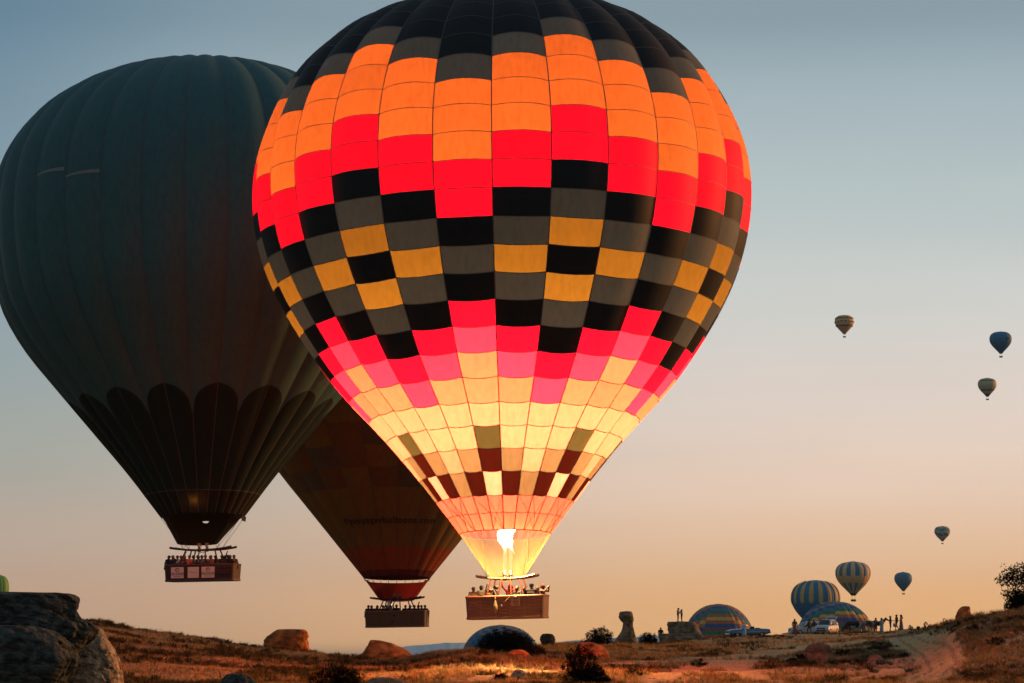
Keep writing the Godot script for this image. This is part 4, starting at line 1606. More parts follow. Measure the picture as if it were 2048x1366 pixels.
# ---------------------------------------------------------------- cars: front towards -x, wheels on y 0
func loft(sections: Array) -> ArrayMesh:      # each section [x, low, high, half width low, half width middle, half width high, crown]
	var n := sections.size() - 1
	var st := SurfaceTool.new()
	st.begin(Mesh.PRIMITIVE_TRIANGLES)
	var ring := func(q: Array, u: float) -> Vector3:
		var x: float = q[0]
		var y0: float = q[1]
		var y1: float = q[2]
		var h := y1 - y0
		var p := [Vector2(-q[3], y0), Vector2(-q[4], y0 + 0.22 * h), Vector2(-q[4], y0 + 0.62 * h), Vector2(lerpf(-q[4], -q[5], 0.8), y1 - 0.08 * h), Vector2(-q[5] * 0.9, y1), Vector2(-q[5] * 0.45, y1 + q[6] * 0.75), Vector2(0, y1 + q[6]),
			Vector2(q[5] * 0.45, y1 + q[6] * 0.75), Vector2(q[5] * 0.9, y1), Vector2(lerpf(q[4], q[5], 0.8), y1 - 0.08 * h), Vector2(q[4], y0 + 0.62 * h), Vector2(q[4], y0 + 0.22 * h), Vector2(q[3], y0), Vector2(0, y0), Vector2(-q[3], y0)]
		var r: Vector2 = p[int(round(u * 14))]
		return Vector3(x, r.y, r.x)
	add_grid(st, 14, n, func(u: float, v: float) -> Vector3: return ring.call(sections[int(round(v * n))], u))
	for e in [0, n]:
		var q: Array = sections[e]
		var c := Vector3(q[0], (q[1] + q[2]) / 2.0, 0)
		var out := Vector3(-1 if e == 0 else 1, 0, 0)
		for k in 14:
			var a: Vector3 = ring.call(q, k / 14.0)
			var b: Vector3 = ring.call(q, (k + 1) / 14.0)
			for w in ([c, a, b] if e == 0 else [c, b, a]):
				st.set_normal(out)
				st.add_vertex(w)
	return st.commit()


func quad(a: Vector3, b: Vector3, c: Vector3, d: Vector3) -> ArrayMesh:      # a slab 12 mm thick, corners in order
	var n := (b - a).cross(d - a).normalized() * 0.006
	var st := SurfaceTool.new()
	st.begin(Mesh.PRIMITIVE_TRIANGLES)
	for f in [[a + n, b + n, c + n, d + n], [d - n, c - n, b - n, a - n], [a - n, b - n, b + n, a + n], [b - n, c - n, c + n, b + n], [c - n, d - n, d + n, c + n], [d - n, a - n, a + n, d + n]]:
		var nn: Vector3 = (f[1] - f[0]).cross(f[3] - f[0]).normalized()
		for k in [0, 2, 1, 0, 3, 2]:
			st.set_normal(nn)
			st.add_vertex(f[k])
	return st.commit()


func wheels(t: Node3D, xs: Array, r: float, half: float, rim: Material) -> void:
	for x in xs:
		for s in [-1.0, 1.0]:
			var w := put("wheel", lathe([[r * 0.62, -0.11], [r * 0.92, -0.11], [r, -0.07], [r, 0.07], [r * 0.92, 0.11], [r * 0.62, 0.11]], 28), mats["rubber"], t)
			w.position = Vector3(x, r, s * (half - 0.1))
			w.rotation.x = s * PI / 2.0
			put("rim", lathe([[r * 0.64, 0.02], [r * 0.62, 0.09], [r * 0.5, 0.075], [r * 0.2, 0.085], [0.0, 0.09]], 20), rim, w)
			for k in 5:
				var sp := put("spoke", box(Vector3(r * 0.12, 0.02, r * 0.5), Transform3D(Basis.IDENTITY, Vector3(0, 0.09, r * 0.3))), rim, w)
				sp.rotation.y = TAU * k / 5.0
			put("wheel_arch", lathe([[0.0, 0.0], [r * 1.18, 0.0], [r * 1.18, 0.012], [0.0, 0.012]], 28), mat("arch_dark", Color(0.006, 0.006, 0.007), 0.9), t).transform = Transform3D(Basis(Vector3.RIGHT, s * PI / 2.0), Vector3(x, r * 1.03, s * (half - 0.03)))


func make_vehicles() -> void:
	# blue convertible, hood down
	var paint := mat("paint_blue", Color(0.028, 0.115, 0.24), 0.25)
	paint.clearcoat_enabled = true
	paint.clearcoat = 0.8
	var spot := on_ground(1493, 290.0)
	var t := thing("convertible", "blue open topped convertible parked side on before the patchwork balloon", "car", spot)
	t.rotation.y = deg_to_rad(9.0)
	t.rotation.z = deg_to_rad(1.0)
	put("body", loft([[-2.42, 0.42, 0.72, 0.7, 0.82, 0.8, 0.02], [-2.36, 0.30, 0.84, 0.78, 0.90, 0.86, 0.03], [-1.9, 0.27, 0.93, 0.82, 0.95, 0.88, 0.05], [-0.85, 0.26, 0.97, 0.84, 0.97, 0.90, 0.05], [-0.6, 0.26, 0.97, 0.84, 0.97, 0.9, 0.0], [0.9, 0.26, 0.96, 0.84, 0.97, 0.9, 0.0], [1.1, 0.27, 0.97, 0.84, 0.97, 0.9, 0.04], [1.8, 0.30, 0.96, 0.82, 0.96, 0.88, 0.05], [2.3, 0.40, 0.93, 0.78, 0.93, 0.86, 0.03], [2.42, 0.50, 0.88, 0.76, 0.9, 0.84, 0.02]]), paint, t)
	wheels(t, [-1.48, 1.38], 0.33, 0.97, mats["chrome"])
	put("cabin", box(Vector3(1.5, 0.06, 1.5), Transform3D(Basis.IDENTITY, Vector3(0.15, 0.985, 0))), mat("trim_black", Color(0.012, 0.011, 0.011), 0.7), t)
	for s in [-0.4, 0.4]:
		put("seat", loft([[0.35, 0.9, 1.12, 0.25, 0.28, 0.24, 0.02], [0.52, 0.9, 1.26, 0.25, 0.28, 0.22, 0.02], [0.6, 0.92, 1.24, 0.24, 0.27, 0.2, 0.02]]), mats["trim_black"], t).position.z = s
	put("folded_hood", loft([[0.9, 0.95, 1.02, 0.7, 0.75, 0.7, 0.02], [1.05, 0.95, 1.08, 0.72, 0.78, 0.72, 0.03], [1.35, 0.96, 1.04, 0.7, 0.75, 0.7, 0.02]]), mats["trim_black"], t)
	put("windscreen", quad(Vector3(-0.75, 1.0, 0.78), Vector3(-0.28, 1.38, 0.68), Vector3(-0.28, 1.38, -0.68), Vector3(-0.75, 1.0, -0.78)), mats["glass"], t)
	put("windscreen_frame", tube([Vector3(-0.77, 0.98, 0.8), Vector3(-0.27, 1.4, 0.7), Vector3(-0.27, 1.4, -0.7), Vector3(-0.77, 0.98, -0.8)], 0.03), mats["chrome"], t)
	put("front_bumper", box(Vector3(0.12, 0.14, 1.78), Transform3D(Basis.IDENTITY, Vector3(-2.44, 0.46, 0))), mats["chrome"], t)
	put("rear_bumper", box(Vector3(0.12, 0.14, 1.76), Transform3D(Basis.IDENTITY, Vector3(2.44, 0.52, 0))), mats["chrome"], t)
	put("grille", box(Vector3(0.04, 0.2, 1.1), Transform3D(Basis.IDENTITY, Vector3(-2.43, 0.66, 0))), mats["trim_black"], t)
	for s in [-0.68, 0.68]:
		var hl := put("headlight", lathe([[0.0, 0.0], [0.11, 0.0], [0.12, 0.03], [0.0, 0.06]], 14), mats["lamp_glass"], t)
		hl.transform = Transform3D(Basis(Vector3.BACK, PI / 2.0), Vector3(-2.40, 0.70, s))
		put("tail_light", box(Vector3(0.05, 0.12, 0.3), Transform3D(Basis.IDENTITY, Vector3(2.42, 0.75, s))), mats["red_lamp"], t)
	for s in [-1.0, 1.0]:
		put("chrome_strip", box(Vector3(4.2, 0.03, 0.02), Transform3D(Basis.IDENTITY, Vector3(0, 0.62, s * 0.972))), mats["chrome"], t)
		put("door_handle", box(Vector3(0.14, 0.025, 0.03), Transform3D(Basis.IDENTITY, Vector3(0.45, 0.80, s * 0.95))), mats["chrome"], t)
		put("door_gap", box(Vector3(0.012, 0.6, 0.012), Transform3D(Basis.IDENTITY, Vector3(-0.62, 0.64, s * 0.968))), mats["trim_black"], t)
		put("door_gap", box(Vector3(0.012, 0.6, 0.012), Transform3D(Basis.IDENTITY, Vector3(0.66, 0.64, s * 0.968))), mats["trim_black"], t)
	# two white cars
	white_car("white family car parked behind, its bonnet towards the left", on_ground(1611, 296.0), 17.0, 1.62, false)
	white_car("white estate car with its tailgate raised, bonnet towards the camera", on_ground(1649, 288.5), 66.0, 1.66, true)


func white_car(label: String, spot: Vector3, turn: float, tall: float, open: bool) -> void:
	var paint := mat("paint_white", Color(0.40, 0.41, 0.41), 0.45)
	paint.clearcoat_enabled = true
	paint.clearcoat = 0.6
	var t := thing("parked_car", label, "car", spot)
	t.rotation.y = deg_to_rad(turn)
	t.rotation.z = deg_to_rad(0.8)
	var half := 0.9
	put("body", loft([[-2.16, 0.40, 0.70, 0.6, 0.70, 0.62, 0.02], [-2.08, 0.26, 0.86, 0.72, 0.84, 0.74, 0.04], [-1.8, 0.22, 0.96, 0.78, 0.89, 0.80, 0.06], [-1.0, 0.22, 1.05, 0.80, 0.90, 0.84, 0.05], [0.0, 0.22, 1.06, 0.80, 0.90, 0.86, 0.0], [1.4, 0.22, 1.08, 0.80, 0.90, 0.86, 0.0], [2.0, 0.28, 1.06, 0.76, 0.88, 0.82, 0.0], [2.12, 0.40, 1.0, 0.7, 0.82, 0.76, 0.0]]), paint, t)
	var end := 2.05 if open else 1.85
	put("roof", loft([[-1.05, 1.0, 1.06, 0.80, 0.82, 0.80, 0.01], [-0.35, 1.03, tall - 0.08, 0.82, 0.80, 0.60, 0.03], [0.0, 1.03, tall, 0.84, 0.80, 0.58, 0.04], [1.0, 1.03, tall, 0.84, 0.80, 0.58, 0.04], [1.55, 1.03, tall - 0.06, 0.83, 0.79, 0.57, 0.03], [end, 1.03, tall - 0.42 if not open else tall - 0.3, 0.80, 0.76, 0.58, 0.01]]), paint, t)
	wheels(t, [-1.32, 1.28], 0.34, half, mats["steel"])
	var g: Material = mats["glass"]
	put("windscreen", quad(Vector3(-1.06, 1.12, 0.68), Vector3(-0.42, tall - 0.04, 0.52), Vector3(-0.42, tall - 0.04, -0.52), Vector3(-1.06, 1.12, -0.68)), g, t)
	for s in [-1.0, 1.0]:
		var side := func(x: float, y: float) -> Vector3:
			var f := (y - 1.03) / (tall - 1.03)
			return Vector3(x, y, s * (line([0.0, 0.22, 0.62, 0.92], [0.84, 0.80, 0.80, 0.624], f) + 0.014))
		for q in [[-0.62, -0.22, 0.18, 0.18], [0.24, 0.24, 0.86, 0.86], [0.93, 0.93, 1.42, 1.28]]:
			put("window", grid(3, 6, func(u: float, v: float) -> Vector3: return side.call(lerpf(lerpf(q[0], q[1], v), lerpf(q[2], q[3], v), u if s > 0 else 1.0 - u), lerpf(1.1, tall - 0.16, v))), g, t)
		var mi := put("mirror", loft([[-0.72, 1.06, 1.17, 0.08, 0.1, 0.08, 0.01], [-0.6, 1.05, 1.18, 0.08, 0.1, 0.08, 0.01]]), mats["trim_black"], t)
		mi.position.z = s * 0.98
		put("door_handle", box(Vector3(0.16, 0.03, 0.03), Transform3D(Basis.IDENTITY, Vector3(0.1, 0.92, s * 0.905))), mats["chrome"], t)
		put("door_handle", box(Vector3(0.16, 0.03, 0.03), Transform3D(Basis.IDENTITY, Vector3(0.86, 0.92, s * 0.905))), mats["chrome"], t)
		for x in [-0.72, 0.21, 0.95]:
			put("door_gap", box(Vector3(0.012, 0.68, 0.01), Transform3D(Basis.IDENTITY, Vector3(x, 0.68, s * 0.902))), mats["trim_black"], t)
		put("sill_trim", box(Vector3(2.0, 0.1, 0.03), Transform3D(Basis.IDENTITY, Vector3(0, 0.28, s * 0.885))), mats["trim_black"], t)
		var hl := put("headlight", lathe([[0.0, 0.0], [0.14, 0.0], [0.13, 0.04], [0.0, 0.07]], 14), mats["lamp_glass"], t)
		hl.transform = Transform3D(Basis(Vector3.BACK, PI / 2.0), Vector3(-2.08, 0.74, s * 0.6))
		put("tail_light", box(Vector3(0.05, 0.3, 0.14), Transform3D(Basis.IDENTITY, Vector3(2.1, 0.86, s * 0.72))), mats["red_lamp"], t)
	put("grille", box(Vector3(0.05, 0.16, 0.9), Transform3D(Basis.IDENTITY, Vector3(-2.155, 0.66, 0))), mats["trim_black"], t)
	put("lower_grille", box(Vector3(0.05, 0.14, 1.1), Transform3D(Basis.IDENTITY, Vector3(-2.15, 0.44, 0))), mats["trim_black"], t)
	put("number_plate", box(Vector3(0.02, 0.1, 0.46), Transform3D(Basis.IDENTITY, Vector3(-2.185, 0.55, 0))), mats["board"], t)
	for s in [-0.62, 0.62]:
		put("roof_rail", tube([Vector3(-0.1, tall + 0.02, s), Vector3(0.1, tall + 0.07, s), Vector3(1.2, tall + 0.06, s), Vector3(1.4, tall - 0.02, s)], 0.02), mats["dark_steel"], t)
	if open:
		var gate := put("tailgate", quad(Vector3(1.6, tall - 0.02, 0.62), Vector3(2.42, tall + 0.34, 0.62), Vector3(2.42, tall + 0.34, -0.62), Vector3(1.6, tall - 0.02, -0.62)), paint, t)
		put("window", quad(Vector3(1.72, tall + 0.055, 0.52), Vector3(2.15, tall + 0.25, 0.5), Vector3(2.15, tall + 0.25, -0.5), Vector3(1.72, tall + 0.055, -0.52)), g, gate)
		put("boot_opening", box(Vector3(0.04, 0.6, 1.2), Transform3D(Basis.IDENTITY, Vector3(2.11, 0.98, 0))), mats["trim_black"], t)


# ---------------------------------------------------------------- people
var bodies := {}


func body(pose: String) -> ArrayMesh:          # regions: 0 skin, 1 hair, 2 top, 3 legs or skirt, 4 shoes; faces +z, feet at y 0, 1.74 m tall
	if bodies.has(pose):
		return bodies[pose]
	var le := Vector3(0.27, 1.13, -0.02)
	var lh := Vector3(0.25, 0.88, 0.08)
	var re := Vector3(-0.27, 1.13, -0.02)
	var rh := Vector3(-0.25, 0.88, 0.08)
	var head := Vector3(0, 1.60, 0.02)
	var dress := false
	var long_hair := false
	var hood := false
	var lk := Vector3(0.10, 0.49, 0.02)
	var la := Vector3(0.11, 0.09, -0.02)
	var rk := Vector3(-0.10, 0.49, 0.02)
	var ra := Vector3(-0.11, 0.09, -0.02)
	var bend := 0.0
	match pose:
		"rest":
			le = Vector3(0.27, 1.17, 0.1)
			lh = Vector3(0.17, 1.14, 0.33)
			re = Vector3(-0.27, 1.17, 0.1)
			rh = Vector3(-0.19, 1.16, 0.32)
		"rest_long":
			long_hair = true
			le = Vector3(0.26, 1.15, 0.06)
			lh = Vector3(0.12, 1.16, 0.28)
			re = Vector3(-0.27, 1.17, 0.1)
			rh = Vector3(-0.19, 1.16, 0.32)
			head = Vector3(0.02, 1.585, 0.04)
		"arm_up":
			re = Vector3(-0.31, 1.62, 0.06)
			rh = Vector3(-0.24, 1.88, 0.10)
			lh = Vector3(0.17, 1.14, 0.33)
			le = Vector3(0.27, 1.17, 0.1)
		"reach":
			re = Vector3(-0.36, 1.60, 0.05)
			rh = Vector3(-0.40, 1.90, 0.05)
			hood = true
		"reach_bare":
			re = Vector3(-0.24, 1.68, 0.05)
			rh = Vector3(-0.14, 1.98, 0.05)
		"photo":
			le = Vector3(0.36, 1.38, 0.18)
			lh = Vector3(0.13, 1.58, 0.27)
			re = Vector3(-0.34, 1.36, 0.18)
			rh = Vector3(-0.10, 1.58, 0.27)
		"photo_low":
			le = Vector3(0.27, 1.17, 0.12)
			lh = Vector3(0.08, 1.38, 0.36)
			re = Vector3(-0.27, 1.17, 0.12)
			rh = Vector3(-0.06, 1.38, 0.36)
			head = Vector3(0, 1.58, 0.07)
		"offer":
			re = Vector3(-0.30, 1.16, 0.06)
			rh = Vector3(-0.22, 1.17, 0.36)
			ra = Vector3(-0.12, 0.09, -0.08)
		"dress":
			dress = true
			long_hair = true
			le = Vector3(0.24, 1.14, 0.05)
			lh = Vector3(0.10, 1.05, 0.22)
		"gown":
			dress = true
			long_hair = true
		"hooded_robe":
			dress = true
			hood = true
			le = Vector3(0.24, 1.14, 0.05)
			lh = Vector3(0.14, 1.16, 0.22)
		"stride":
			lk = Vector3(0.10, 0.50, 0.16)
			la = Vector3(0.11, 0.09, 0.12)
			rk = Vector3(-0.10, 0.48, -0.04)
			ra = Vector3(-0.11, 0.11, -0.26)
			lh = Vector3(0.24, 0.90, 0.2)
			rh = Vector3(-0.25, 0.90, -0.12)
		"stoop":
			bend = 0.35
			le = Vector3(0.26, 1.10, 0.22)
			lh = Vector3(0.10, 1.05, 0.46)
			re = Vector3(-0.26, 1.10, 0.22)
			rh = Vector3(-0.10, 1.05, 0.46)
	var tilt := func(p: Vector3) -> Vector3:
		if bend == 0.0 or p.y < 0.95:
			return p
		var q := p - Vector3(0, 0.95, 0)
		return Vector3(0, 0.95, 0) + q.rotated(Vector3.RIGHT, bend)
	var b := []
	var hd: Vector3 = tilt.call(head)
	# head: skull, jaw, nose, ears, neck
	b.append([hd + Vector3(0, 0.035, -0.012), hd + Vector3(0, 0.02, 0.02), 0.092, 0.086, 0])
	b.append([hd + Vector3(0, -0.02, 0.03), hd + Vector3(0, -0.075, 0.045), 0.068, 0.045, 0])
	b.append([hd + Vector3(0, 0.0, 0.098), hd + Vector3(0, -0.022, 0.112), 0.012, 0.017, 0])
	for s in [-1.0, 1.0]:
		b.append([hd + Vector3(s * 0.088, 0.015, 0.0), hd + Vector3(s * 0.09, -0.02, 0.0), 0.018, 0.014, 0])
	b.append([tilt.call(Vector3(0, 1.42, -0.01)), hd + Vector3(0, -0.07, 0), 0.062, 0.055, 0])
	if hood:
		b.append([hd + Vector3(0, 0.05, -0.02), hd + Vector3(0, -0.02, -0.035), 0.118, 0.122, 2])
		b.append([hd + Vector3(0, -0.05, -0.035), tilt.call(Vector3(0, 1.40, -0.03)), 0.11, 0.13, 2])
	else:
		b.append([hd + Vector3(0, 0.052, -0.03), hd + Vector3(0, 0.0, -0.05), 0.098, 0.082, 1])
	if long_hair:
		b.append([hd + Vector3(0, 0.0, -0.05), tilt.call(Vector3(0, 1.30, -0.12)), 0.09, 0.075, 1])
	# trunk
	for q in [[1.36, 0.125, 0.105], [1.24, 0.10, 0.118], [1.08, 0.075, 0.112]]:
		b.append([tilt.call(Vector3(-q[1], q[0], 0)), tilt.call(Vector3(q[1], q[0], 0)), q[2], q[2], 2])
	b.append([tilt.call(Vector3(-0.17, 1.395, -0.01)), tilt.call(Vector3(0.17, 1.395, -0.01)), 0.072, 0.072, 2])
	b.append([tilt.call(Vector3(-0.08, 0.97, 0)), tilt.call(Vector3(0.08, 0.97, 0)), 0.115, 0.115, 3])
	for s in [1.0, -1.0]:
		var sh: Vector3 = tilt.call(Vector3(0.195 * s, 1.39, -0.01))
		var el: Vector3 = tilt.call(le if s > 0 else re)
		var ha: Vector3 = tilt.call(lh if s > 0 else rh)
		b.append([sh, el, 0.058, 0.047, 2])
		b.append([el, el.lerp(ha, 0.8), 0.044, 0.036, 2])
		var dir := (ha - el).normalized()
		var side := dir.cross(Vector3.UP if absf(dir.y) < 0.8 else Vector3.BACK).normalized()
		b.append([el.lerp(ha, 0.8), ha, 0.031, 0.027, 0])
		b.append([ha, ha + dir * 0.07, 0.030, 0.034, 0])
		for k in 4:                               # fingers, then the thumb from the side of the palm
			var off := side * (k - 1.5) * 0.019
			b.append([ha + dir * 0.075 + off, ha + dir * (0.15 - 0.012 * absf(k - 1.3)) + off * 1.2 + Vector3(0, -0.012, 0), 0.011, 0.009, 0])
		b.append([ha + dir * 0.02 + side * 0.03, ha + dir * 0.075 + side * 0.062, 0.013, 0.010, 0])
	if dress:
		b.append([Vector3(0, 0.95, 0), Vector3(0, 0.45, 0), 0.14, 0.19, 3])
		b.append([Vector3(0, 0.45, 0), Vector3(0, 0.12, 0), 0.19, 0.22, 3])
		if pose == "gown":
			b.append([Vector3(-0.05, 0.6, -0.02), Vector3(-0.55, 0.06, 0.05), 0.12, 0.10, 3])
			b.append([Vector3(0.05, 0.7, -0.02), Vector3(0.55, 0.12, -0.05), 0.10, 0.12, 5])
			b.append([Vector3(0.5, 0.14, -0.05), Vector3(1.35, 0.06, 0.05), 0.12, 0.05, 5])
			b.append([Vector3(-0.12, 0.5, 0.1), Vector3(-0.6, 0.06, 0.2), 0.07, 0.07, 5])
	else:
		b.append([Vector3(0.09, 0.92, 0), lk, 0.092, 0.062, 3])
		b.append([lk, la, 0.06, 0.042, 3])
		b.append([Vector3(-0.09, 0.92, 0), rk, 0.092, 0.062, 3])
		b.append([rk, ra, 0.06, 0.042, 3])
	for a in [la, ra]:
		b.append([a + Vector3(0, -0.045, -0.02), a + Vector3(0.01 * signf(a.x), -0.052, 0.14), 0.042, 0.036, 4])
	bodies[pose] = melt(b, 0.022, 0.03)
	return bodies[pose]


func person(label: String, pose: String, foot: Vector3, facing: float, tall: float, top: Color, legs: Color, hair := Color(0.012, 0.009, 0.007), group := "", skin := Color(0.065, 0.032, 0.02)) -> void:
	var m := body(pose)
	var o := MeshInstance3D.new()
	o.name = numbered("person")
	o.mesh = m
	add_child(o)
	o.position = foot
	o.rotation.y = deg_to_rad(facing)
	o.scale = Vector3(1.16, 1.0, 1.16) * (tall / 1.745)
	var regions: Array = m.get_meta("regions")
	for k in regions.size():
		var c: Color = [skin, hair, top, legs, Color(0.015, 0.013, 0.012), Color(0.5, 0.47, 0.45)][regions[k]]
		var key := "person_%d_%02x%02x%02x" % [regions[k], int(c.r * 255), int(c.g * 255), int(c.b * 255)]
		var fm := mat(key, c, 0.8 if regions[k] else 0.55)
		o.set_surface_override_material(k, fm)
	tag(o, label, "person", group)


func crew(floor_y: float, d: float, middle: float, turn: float, list: Array, group: String) -> void:
	for q in list:                                # [column, height of the head's top, pose, facing, shirt, label, nearer]
		var near: float = q[6] * 0.9 + (q[0] - middle) / F * d * tan(deg_to_rad(turn))
		var p := at(q[0], q[1], d - near)
		var tall := clampf(p.y - floor_y, 1.5, 1.9)
		var hair: Color = q[7] if q.size() > 7 else Color(0.012, 0.009, 0.007)
		person(q[5], q[2], Vector3(p.x, floor_y, -(d - near)), q[3], tall, q[4], Color(0.02, 0.022, 0.03), hair, group)


func make_people() -> void:
	var dark := Color(0.018, 0.016, 0.016)
	var navy := Color(0.02, 0.028, 0.05)
	var brown := Color(0.07, 0.035, 0.02)
	var g := "passengers in the basket of the glowing balloon"
	dark = Color(0.010, 0.009, 0.009)
	brown = Color(0.035, 0.016, 0.009)
	crew(at(1015, 1237, 128).y + 0.06, 128.0, 1015.0, 14.0, [
		[947, 1174, "rest", 20.0, brown, "leftmost passenger in the lit basket, orange light on a brown jacket", 0.35],
		[963, 1171, "rest", -150.0, dark, "passenger in black at the left of the lit basket, back turned", -0.2],
		[978, 1179, "rest_long", 40.0, Color(0.055, 0.012, 0.005), "woman with reddish hair beside the left poles of the lit basket", 0.4, Color(0.10, 0.025, 0.01)],
		[984, 1176, "arm_up", -20.0, dark, "passenger raising an arm behind the leftmost pole of the lit basket", -0.3],
		[992, 1169, "rest", 70.0, Color(0.05, 0.05, 0.052), "person in pale grey beside the second pole of the lit basket", 0.1],
		[1021, 1168, "reach", -10.0, Color(0.22, 0.003, 0.005), "pilot in a red hooded top reaching up to the burner of the lit basket", 0.2],
		[1034, 1172, "rest", -30.0, dark, "dark haired passenger just right of the pilot in red", 0.42],
		[1046, 1172, "rest_long", 25.0, navy, "passenger in navy next to the sloping right pole of the lit basket", 0.3],
		[1052, 1178, "arm_up", 160.0, dark, "passenger holding up a phone behind the right pole of the lit basket", -0.35],
		[1063, 1166, "rest", 175.0, Color(0.045, 0.042, 0.04), "person in a grey shirt seen from behind right of the poles", 0.25],
		[1075, 1171, "rest", 30.0, dark, "passenger in black second from the right end of the lit basket", -0.1],
		[1085, 1168, "photo", 75.0, brown, "rightmost passenger of the lit basket taking a photo with both arms raised", 0.3, Color(0.12, 0.03, 0.008)],
	], g)
	dark = Color(0.018, 0.016, 0.016)
	brown = Color(0.07, 0.035, 0.02)
	g = "passengers in the basket of the dark balloon"
	crew(at(405, 1162, 152).y + 0.06, 152.0, 405.0, 16.0, [
		[338, 1119, "side", -20.0, dark, "leftmost passenger of the basket with sponsor boards", 0.2],
		[346, 1115, "photo", -20.0, navy, "passenger in navy photographing above the basket's left corner", 0.4],
		[355, 1118, "rest", 10.0, dark, "passenger in black just left of the first sponsor board's emblem", 0.1],
		[362, 1119, "photo_low", 15.0, Color(0.3, 0.3, 0.3), "passenger with a pale top holding a camera above the first board", 0.42],
		[369, 1116, "rest", -40.0, dark, "dark haired passenger over the right half of the first board", 0.3],
		[379, 1118, "arm_up", 0.0, Color(0.34, 0.10, 0.09), "passenger in a salmon pink top with an arm raised", 0.42],
		[387, 1119, "rest", 60.0, dark, "passenger in black over the middle board's left edge", 0.0],
		[396, 1112, "rest", 80.0, navy, "tall passenger in navy left of the pilot, over the middle board", 0.2],
		[404, 1111, "reach_bare", 0.0, dark, "pilot of the dark balloon reaching up to the burner valve", 0.0],
		[411, 1111, "rest", 10.0, Color(0.10, 0.10, 0.11), "passenger in grey just right of the pilot of the dark balloon", 0.42],
		[423, 1115, "photo_low", -60.0, Color(0.16, 0.07, 0.05), "passenger in a rust brown top over the third board", 0.4],
		[431, 1113, "rest", 180.0, dark, "passenger over the third board with back turned", -0.2],
		[444, 1115, "rest", -10.0, dark, "passenger in black right of the third board", 0.4],
		[450, 1115, "rest_long", 20.0, dark, "passenger squeezed in beside the right upright of the dark balloon", 0.2],
		[456, 1111, "arm_up", 60.0, navy, "passenger stretching an arm to the frame's right end", 0.3],
		[460, 1118, "photo_low", 20.0, dark, "short passenger second from the right in the basket with boards", 0.35],
		[468, 1116, "side", 30.0, brown, "rightmost passenger of the basket with sponsor boards", 0.1],
	], g)
	g = "passengers in the basket of the brown balloon"
	crew(at(794, 1254, 180).y + 0.06, 180.0, 794.0, 13.0, [
		[737, 1216, "side", -20.0, dark, "leftmost passenger of the brown balloon's basket", 0.2],
		[744, 1211, "photo_low", -30.0, navy, "tall passenger second from the left in the brown balloon's basket", 0.3],
		[754, 1219, "rest_long", 20.0, brown, "passenger in brown leaning on the left pole of the brown balloon's frame", 0.4],
		[766, 1213, "rest", 160.0, dark, "passenger with back turned, left of the gas bottle", -0.1],
		[773, 1216, "rest", 10.0, dark, "passenger in black close to the gas bottle", 0.4],
		[781, 1218, "rest_long", 40.0, navy, "short passenger directly left of the gas bottle", 0.42],
		[793, 1209, "reach_bare", 0.0, dark, "pilot under the burner of the brown balloon", 0.1],
		[811, 1215, "rest", -20.0, dark, "passenger right of the brown balloon's pilot", 0.35],
		[820, 1213, "photo", 30.0, navy, "passenger photographing between the right poles of the brown balloon", 0.4],
		[829, 1217, "rest", 20.0, dark, "passenger beside the rightmost pole of the brown balloon", 0.2],
		[837, 1216, "rest", -60.0, brown, "passenger in brown third from the right in the brown balloon's basket", 0.4],
		[843, 1218, "arm_up", 20.0, navy, "passenger waving near the right end of the brown balloon's basket", 0.1],
		[850, 1216, "side", 20.0, dark, "rightmost passenger of the brown balloon's basket", 0.25],
	], g)
	# on the ground
	var jeans := Color(0.03, 0.04, 0.07)
	var p := at(1356, 1243.6, 292.0)
	person("photographer in a pale shirt standing on the flat topped rock", "photo_low", p, 75.0, 1.62, Color(0.22, 0.22, 0.24), jeans)
	p = at(1363.5, 1243.6, 291.8)
	person("shorter person in a pale top facing the photographer on the rock", "rest", p, -80.0, 1.45, Color(0.24, 0.21, 0.19), dark)
	p = at(1321.5, 1270.5, 292.5)
	person("person in black standing behind the ledge left of the flat topped rock", "side", p + Vector3(0, -0.75, 0), 10.0, 1.66, dark, dark)
	person("figure in a long pale blue hooded robe in front of the blue convertible", "hooded_robe", on_ground(1485.5, 286.6), 20.0, 1.66, Color(0.42, 0.50, 0.55), Color(0.20, 0.36, 0.46))
	person("woman in a red gown with a long white train beside the white cars", "gown", on_ground(1586, 285.5), 150.0, 1.72, Color(0.22, 0.10, 0.08), Color(0.24, 0.075, 0.055), Color(0.03, 0.014, 0.008))
	person("man in dark clothes standing against the side of the rear white car", "stride", on_ground(1615, 292.2), -140.0, 1.74, Color(0.03, 0.014, 0.014), Color(0.012, 0.025, 0.035))
	person("man in black bending between the two white cars", "stoop", on_ground(1628, 293.5), -70.0, 1.78, dark, dark)
	person("rider in dark blue leading the black horse at the patchwork balloon's edge", "side", on_ground(1747, 289.0), 40.0, 1.72, Color(0.012, 0.022, 0.045), dark)
	person("woman in a long pale blue dress right of the horses", "dress", on_ground(1758.5, 287.0), -70.0, 1.66, Color(0.20, 0.26, 0.32), Color(0.22, 0.30, 0.36))
	person("man holding out an arm, alone against the sky left of the couple", "offer", on_ground(1776, 286.0), 90.0, 1.72, dark, Color(0.03, 0.02, 0.02))
	person("man with a bag turned towards the woman at the track's top", "stride", on_ground(1788.5, 285.0), -80.0, 1.76, Color(0.02, 0.012, 0.014), Color(0.05, 0.035, 0.03))
	person("woman in a mauve dress, rightmost of the group at the track's top", "dress", on_ground(1797.5, 284.5), -95.0, 1.72, Color(0.16, 0.09, 0.09), Color(0.15, 0.095, 0.11), Color(0.05, 0.018, 0.008))
	var bag := thing("shoulder_bag", "black and white bag hanging at the side of the man at the track's top", "bag", on_ground(1785, 284.8) + Vector3(0, 0.42, 0.1))
